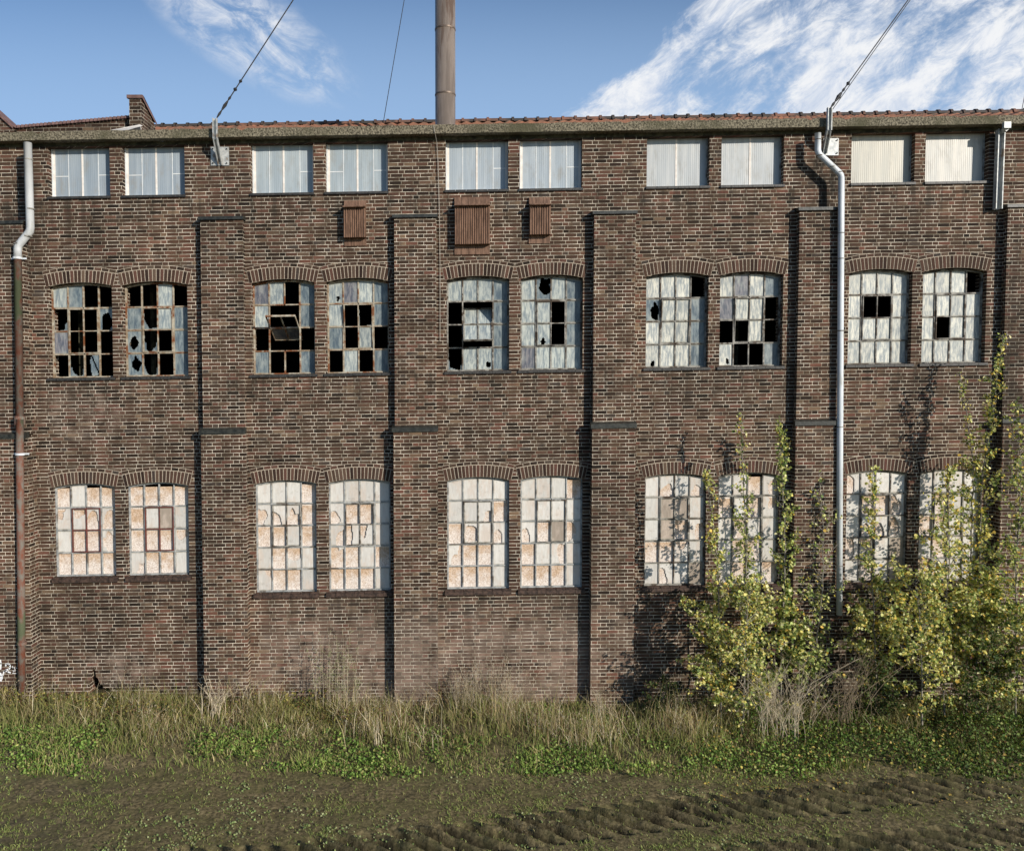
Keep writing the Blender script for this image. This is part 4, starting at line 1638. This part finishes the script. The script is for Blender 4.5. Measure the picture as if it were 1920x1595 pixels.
tag(o, 'sparse green seedlings scattered over the bare soil', 'ground cover', kind='stuff')


# ------------------------------------------------------------------ saplings
def sapling(name, label, cat, group, base_px, Y, path, spread, nleaf, cols, wts, h0=.25, seed=1, dens=None, lsize=(.022, .060), trunk_r=.016, bark='bark'):
    """path: list of (px,py) from the foot up; spread(t): half-width of the crown in metres"""
    rng = np.random.default_rng(seed)
    q = [P(px, py, Y) for px, py in path]
    gz = float(ground_z(np.array([q[0].x]), np.array([Y]))[0])
    q[0] = Vector((q[0].x, Y, gz - .03))
    root = empty(name, (q[0].x, Y, gz), label, cat, group)
    # dense polyline
    pts = []
    for i in range(len(q) - 1):
        for k_ in range(6):
            pts.append(q[i].lerp(q[i + 1], k_ / 6))
    pts.append(q[-1])
    pts = [p + Vector((rng.normal(0, .006), rng.normal(0, .01), 0)) if 0 < i < len(pts) - 1 else p for i, p in enumerate(pts)]
    N = len(pts)
    mb = MB()
    mb.tube(pts, [trunk_r * (1 - .82 * i / (N - 1)) for i in range(N)], 6)
    H = pts[-1].z - gz
    lv, lsz = [], []
    nb = int(14 + H * 14)
    bl = []
    for k_ in range(nb):
        t = h0 + (1 - h0) * (k_ + rng.random()) / nb
        t = min(t, .985)
        # weighted towards where the crown is wide
        i = t * (N - 1)
        p0 = pts[int(i)].lerp(pts[min(int(i) + 1, N - 1)], i - int(i))
        zt_ = p0.z - gz
        L = spread(zt_, H) * rng.uniform(.5, 1.3)
        az = rng.uniform(0, 2 * math.pi)
        el = rng.uniform(.05, .7) if zt_ < getattr(spread, 'zlow', 9) else rng.uniform(.45, 1.15)
        dv = Vector((math.cos(az) * math.cos(el), math.sin(az) * math.cos(el) * .75, math.sin(el)))
        cur, d_ = p0.copy(), dv
        seg = [cur.copy()]
        ns = 4
        for s_ in range(ns):
            cur = cur + d_ * (L / ns)
            d_ = (d_ + Vector((rng.normal(0, .15), rng.normal(0, .15), rng.normal(.03, .12)))).normalized()
            seg.append(cur.copy())
        if max(s.y for s in seg) > -.22:
            seg = [Vector((s.x, min(s.y, -.22), s.z)) for s in seg]
        mb.tube(seg, [trunk_r * .32 * (1 - .7 * j / ns) + .0012 for j in range(ns + 1)], 4, cap=False)
        bl.append((seg, L, zt_))
        # twigs
        if L > .18:
            for _ in range(int(2 + L * 7)):
                j = rng.uniform(.3, 1) * ns
                b0 = seg[int(min(j, ns - 1))].lerp(seg[min(int(j) + 1, ns)], j - int(j))
                tv = Vector((rng.normal(), rng.normal() * .7, rng.normal(.5, .7))).normalized() * L * rng.uniform(.2, .5)
                e = b0 + tv
                e.y = min(e.y, -.2)
                mb.tube([b0, e], [.0026, .0012], 3, cap=False)
                bl.append(([b0, e], tv.length, zt_))
    mb.build('trunk', M[bark], root, smooth=True)
    Ls = np.array([b[1] * (dens(b[2]) if dens else 1.) for b in bl])
    pr = Ls / Ls.sum()
    ch = rng.choice(len(bl), nleaf, p=pr)
    cen = np.zeros((nleaf, 3))
    tt = np.zeros(nleaf)
    for m_, ci in enumerate(ch):
        seg, L, t = bl[ci]
        ns = len(seg) - 1
        j = (rng.random() ** .55) * ns * .999
        p = seg[int(j)].lerp(seg[int(j) + 1], j - int(j))
        sg = .022
        cen[m_] = (p.x + rng.normal(0, sg), min(p.y + rng.normal(0, sg), -.20), p.z + rng.normal(-.01, sg))
        tt[m_] = t
    cc = pal(nleaf, cols, .28, rng, wts)
    # inner and lower leaves greener and darker
    cc *= (.72 + .4 * rng.random(nleaf))[:, None]
    v, f, c = leaf_mesh(cen, rng.uniform(lsize[0], lsize[1], nleaf), cc, .35, 1.05, rng)
    np_mesh('crown', v, f, c, M['leaf'], root, origin=root.location)
    return root


YEL = [(.80, .70, .22), (.68, .68, .27), (.40, .47, .14), (.13, .19, .05), (.92, .86, .48), (.78, .52, .11)]
GRP = 'young poplars against the wall'


def prof(wide, mid, tip, zlow=1.75):
    """half-width of the crown against height above the ground: a wide thicket, then a slim open leader"""
    def f(z, H):
        if z < zlow:
            return wide * (.55 + .45 * min(1, z / (zlow * .4)))
        t = (z - zlow) / max(.01, H - zlow)
        k_ = max(0., 1 - (z - zlow) / .45)
        return max(wide * k_ * .9, 1.45 * (mid + (tip - mid) * t ** 1.5))
    f.zlow = zlow
    return f


Wy = [.20, .22, .20, .22, .08, .08]
Wg = [.09, .20, .28, .34, .05, .04]
def dn(lo, up, zlow=1.75):
    return lambda z: lo if z < zlow + .2 else up


sap = [
    ('bushy yellow green poplar sapling at the left edge of the thicket', -.95, [(1352, 1340), (1350, 1200), (1346, 1050), (1330, 930), (1322, 885)], prof(.52, .17, .06), 2300, Wy, 1, dn(1., .55)),
    ('slender sapling with bare upper stem crossing the bottom window', -.75, [(1402, 1340), (1400, 1150), (1397, 1000), (1392, 860), (1390, 775)], prof(.50, .24, .05), 2000, Wg, 2, dn(1., .32)),
    ('dense leafy sapling climbing beside the shaded pier', -.65, [(1462, 1340), (1468, 1180), (1472, 1020), (1466, 880), (1460, 790)], prof(.54, .17, .10, 1.5), 2800, Wg, 3, dn(1., .55)),
    ('small sapling left of the white drainpipe foot', -.7, [(1528, 1345), (1530, 1240), (1540, 1120), (1545, 1010), (1535, 880)], prof(.50, .26, .08, 1.6), 900, Wg, 4, dn(1., .35)),
    ('green sapling before the window right of the white drainpipe', -.8, [(1645, 1345), (1640, 1200), (1634, 1060), (1634, 960), (1638, 875)], prof(.55, .15, .10, 1.8), 2300, Wy, 5, dn(1., .7)),
    ('golden leaved sapling under the arch of the last bottom window', -.85, [(1772, 1345), (1768, 1200), (1780, 1060), (1778, 960), (1776, 880)], prof(.66, .36, .12, 1.9), 3300, Wy, 6, dn(1., .5)),
    ('tallest sapling with white stem and golden leaves', -.7, [(1830, 1345), (1832, 1200), (1838, 1050), (1840, 900), (1862, 780), (1872, 690), (1882, 628)], prof(.66, .26, .06, 1.9), 3700, Wy, 7, dn(1., .36)),
    ('thin leaning sapling with sparse yellow leaves above the last arch', -.6, [(1812, 1345), (1815, 1180), (1822, 1000), (1826, 880), (1812, 770), (1800, 700)], prof(.45, .26, .06, 1.9), 1300, Wy, 8, dn(.8, .5)),
    ('bushy green sapling at the far right edge', -1.0, [(1905, 1345), (1908, 1200), (1905, 1050), (1915, 900), (1908, 760)], prof(.85, .36, .10, 2.2), 4600, Wg, 9, dn(1., .38)),
    ('low spreading sapling between the two golden ones', -1.25, [(1730, 1350), (1728, 1250), (1725, 1160), (1715, 1080)], prof(.62, .40, .2), 1900, Wy, 10, None),
    ('low shrubby sapling in front of the leftmost poplars', -1.3, [(1392, 1350), (1395, 1260), (1400, 1170), (1405, 1110)], prof(.62, .40, .2), 1900, Wy, 11, None),
]
for (lab, Y, path, spf, nl, wt, sd, dnf) in sap:
    sapling('sapling', lab, 'young tree', GRP, None, Y, path, spf, int(nl * 1.55), YEL, wt, .07, sd, dnf)

# dark leafy undergrowth on the right
UG = [(.06, .10, .03), (.10, .15, .04), (.18, .20, .06), (.12, .08, .04)]
for lab, path, Y, sd, nl in (('dark green shrub at the right foot of the wall', [(1850, 1350), (1852, 1290), (1856, 1200)], -1.1, 31, 3800),
                             ('low dark bush below the white drainpipe', [(1640, 1352), (1642, 1310), (1645, 1255)], -.95, 32, 2000),
                             ('small dark shrub by the fourth bay wall foot', [(1245, 1348), (1243, 1310), (1238, 1275)], -.6, 33, 800)):
    wsp = {31: .60, 32: .40, 33: .26}[sd]
    sapling('shrub', lab, 'shrub', None, None, Y, path, lambda z, H, w=wsp: w, nl, UG, [.3, .3, .2, .2], .05, sd, None, (.022, .045), .012, 'bark2')


# ---- dry twiggy shrubs and tall weeds: stems plus fine side twigs
def twigs(name, label, cat, px, Y, width, height, nst, seed, mat='straw', lean=.25, side=8, r=.0035, leaves=0, lcol=None, group=None):
    rng = np.random.default_rng(seed)
    p = P(px, 1331, Y)
    gz = float(ground_z(np.array([p.x]), np.array([Y]))[0])
    root = empty(name, (p.x, Y, gz), label, cat, group)
    mb = MB()
    lc = []
    for _ in range(nst):
        b0 = Vector((p.x + rng.normal(0, width * .35), min(Y + rng.normal(0, .1), -.2), gz - .02))
        h = height * rng.uniform(.55, 1.05)
        lx = rng.normal(0, lean) * h
        seg = [b0]
        for s_ in range(1, 6):
            t = s_ / 5
            seg.append(Vector((b0.x + lx * t * t + rng.normal(0, .006), min(b0.y + rng.normal(0, .01), -.2), gz + h * t)))
        mb.tube(seg, [r * (1 - .7 * k_ / 5) for k_ in range(6)], 4, cap=False)
        for _k in range(side):
            t = rng.uniform(.25, 1.) * 4.99
            b1_ = seg[int(t)].lerp(seg[int(t) + 1], t - int(t))
            L = h * rng.uniform(.08, .24) * (1.1 - t / 6)
            e = b1_ + Vector((rng.normal(0, .6), rng.normal(0, .4), rng.uniform(.4, 1.1))).normalized() * L
            mb.tube([b1_, e], [r * .45, r * .22], 3, cap=False)
            for _q in range(leaves):
                w_ = rng.random()
                lp = b1_.lerp(e, w_)
                lc.append((lp.x + rng.normal(0, .01), lp.y + rng.normal(0, .01), lp.z + rng.normal(0, .01)))
    mb.build('stem', M[mat], root)
    if lc:
        lc = np.array(lc)
        n_ = len(lc)
        v, f, c = leaf_mesh(lc, rng.uniform(.014, .030, n_), pal(n_, lcol, .25, rng), .3, 2.6, rng)
        np_mesh('leaf', v, f, c, M['leaf'], root, origin=root.location)
    return root


twigs('dry_shrub', 'bleached leafless twiggy shrub at the foot of the saplings', 'dry shrub', 1455, -1.45, .62, 1.30, 46, 41, side=18, lean=.42, r=.0048)
twigs('dry_shrub', 'brown leafless twiggy shrub left of the pipe bottom end', 'dry shrub', 1568, -1.25, .58, 1.35, 36, 42, 'bark2', side=16, lean=.42, r=.005)
twigs('dry_shrub', 'grey bare twig cluster beside the second pier foot', 'dry shrub', 402, -.85, .30, .70, 26, 43, side=9, lean=.35, r=.005)
WG = [(.26, .30, .13), (.36, .38, .20), (.18, .22, .09)]
twigs('tall_weed', 'wispy narrow leaved tall weed in the second bay', 'weed', 618, -.45, .34, 1.30, 13, 44, 'straw', side=14, lean=.08, leaves=4, lcol=WG, r=.003)
twigs('tall_weed', 'thinner upright wispy weed close to the third pier', 'weed', 655, -.45, .22, 1.55, 7, 45, 'straw', side=14, lean=.06, leaves=4, lcol=WG, r=.003)
twigs('tall_weed', 'dead brown weed stalks before the third pier base', 'weed', 728, -.8, .12, .62, 7, 46, 'bark2', side=4, lean=.12, r=.005)
twigs('tall_weed', 'pale feathery dead weed in the middle bay', 'weed', 880, -.5, .42, .85, 26, 47, 'straw', side=16, lean=.15, leaves=2, lcol=[(.36, .30, .22), (.28, .22, .15)], r=.0026)
twigs('tall_weed', 'taller pale feathery weed right of the middle bay', 'weed', 950, -.5, .46, .92, 26, 48, 'straw', side=16, lean=.15, leaves=2, lcol=[(.36, .30, .22), (.28, .22, .15)], r=.0026)
twigs('tall_weed', 'pale dry weed clump before the fourth pier base', 'weed', 1125, -.7, .32, .55, 22, 49, 'straw', side=10, lean=.2, leaves=1, lcol=[(.36, .30, .22), (.28, .22, .15)], r=.003)
twigs('tall_weed', 'dead thistle stalks against the wall right of fourth pier', 'weed', 1246, -.5, .16, .95, 6, 50, 'straw', side=7, lean=.1, leaves=1, lcol=[(.2, .2, .12)], r=.004)
twigs('tall_weed', 'single dark dock spike standing in the dry grass', 'weed', 1003, -1.35, .03, .62, 2, 51, 'bark2', side=6, lean=.03, leaves=3, lcol=[(.07, .03, .02)], r=.004)
twigs('tall_weed', 'straight pale stalks leaning in the second bay verge', 'weed', 706, -1.6, .12, .55, 9, 52, 'straw', side=1, lean=.08, r=.004)

# ------------------------------------------------------------------ light, sky, camera
SD = Vector((.95, -1.0, .52)).normalized()
el = math.asin(SD.z)
az = math.atan2(SD.x, SD.y)
sun = bpy.data.lights.new('sun', 'SUN')
sun.energy = 5.0
sun.angle = R(.5)
sun.color = (1., .93, .83)
so = bpy.data.objects.new('sun', sun)
so.rotation_euler = SD.to_track_quat('Z', 'Y').to_euler()
so.location = (20, -20, 20)
col.objects.link(so)

t = NT('World', world=True)
sc.world = t.m
sky = t.n('ShaderNodeTexSky', sky_type='NISHITA', sun_disc=False, sun_elevation=el, sun_rotation=az % (2 * math.pi))
sky.air_density = 1.0
sky.dust_density = .6
sky.ozone_density = 2.0
tc = t.n('ShaderNodeTexCoord')
s = t.n('ShaderNodeSeparateXYZ')
t.t.links.new(tc.outputs['Generated'], s.inputs[0])
yy = t.math('MAXIMUM', s.outputs[1], .05)
cu = t.math('DIVIDE', s.outputs[0], yy)
cw_ = t.math('DIVIDE', s.outputs[2], yy)
# big broken cloud at the upper right
ra = .62
c1_ = t.math('ADD', t.math('MULTIPLY', cu, math.cos(ra)), t.math('MULTIPLY', cw_, math.sin(ra)))
c2_ = t.math('ADD', t.math('MULTIPLY', cu, -math.sin(ra)), t.math('MULTIPLY', cw_, math.cos(ra)))
cv = t.vec(t.math('MULTIPLY', c1_, 5.5), t.math('MULTIPLY', c2_, 17.0), .3)
n1 = t.noise(cv, 1.0, 9, .6, .25)
n2 = t.noise(t.vec(t.math('MULTIPLY', c1_, 17.), t.math('MULTIPLY', c2_, 30.), 3.), 1., 9, .7, .5)
edge = t.math('SUBTRACT', cu, t.math('ADD', .147, t.math('MULTIPLY', t.math('SUBTRACT', cw_, .355), 1.0)))
msk = t.smooth(edge, -.05, .05)
cl = t.math('ADD', t.math('MULTIPLY', n1, .66), t.math('MULTIPLY', n2, .34))
cl = t.math('ADD', cl, t.math('MULTIPLY', t.math('SUBTRACT', msk, 1.), .30))
big = t.smooth(cl, .375, .55, 0, .96)
# wisp at the upper left
dx = t.math('ADD', cu, .265)
dz = t.math('SUBTRACT', cw_, .440)
l1 = t.math('ADD', t.math('MULTIPLY', dx, .86), t.math('MULTIPLY', dz, -.51))
l2 = t.math('ADD', t.math('MULTIPLY', dx, .51), t.math('MULTIPLY', dz, .86))
r2 = t.math('ADD', t.math('POWER', t.math('DIVIDE', l1, .15), 2.), t.math('POWER', t.math('DIVIDE', l2, .055), 2.))
wn_ = t.noise(t.vec(t.math('MULTIPLY', l1, 12.), t.math('MULTIPLY', l2, 24.), 1.), 1.4, 9, .66, .6)
wm = t.math('MULTIPLY', t.smooth(r2, 1.3, .0), t.smooth(wn_, .36, .68))
cloud = t.math('MAXIMUM', big, t.math('MULTIPLY', wm, .85))
front = t.math('GREATER_THAN', s.outputs[1], .06)
cloud = t.math('MULTIPLY', cloud, front)
shade = t.mix(t.smooth(n2, .35, .65), (7.4, 8.4, 10.2), (11.6, 11.7, 11.9))
skyc = t.mix(1., sky.outputs[0], (.92, 1.18, 1.46), 'MULTIPLY')
skyc = t.mix(t.math('MULTIPLY', t.smooth(cw_, .60, .30, 0, .70), t.smooth(s.outputs[1], .0, .5)), skyc, (4.9, 7.2, 10.6))
out = t.n('ShaderNodeOutputWorld')
bg = t.n('ShaderNodeBackground')
t.set(bg.inputs[0], t.mix(cloud, skyc, shade))
bg.inputs[1].default_value = .08
t.t.links.new(bg.outputs[0], out.inputs[0])

cam = bpy.data.cameras.new('camera')
cam.sensor_width = 36
cam.lens = F / 1920 * 36
cam.shift_x = (960 - CX) / 1920
cam.clip_end = 5000
co = bpy.data.objects.new('camera', cam)
co.location = (0, -D, EYE)
co.rotation_euler = (math.pi / 2 - TH, 0, 0)
col.objects.link(co)
sc.camera = co
sc.view_settings.view_transform = 'Standard'
sc.view_settings.look = 'None'
sc.view_settings.exposure = 0
sc.cycles.max_bounces = 5
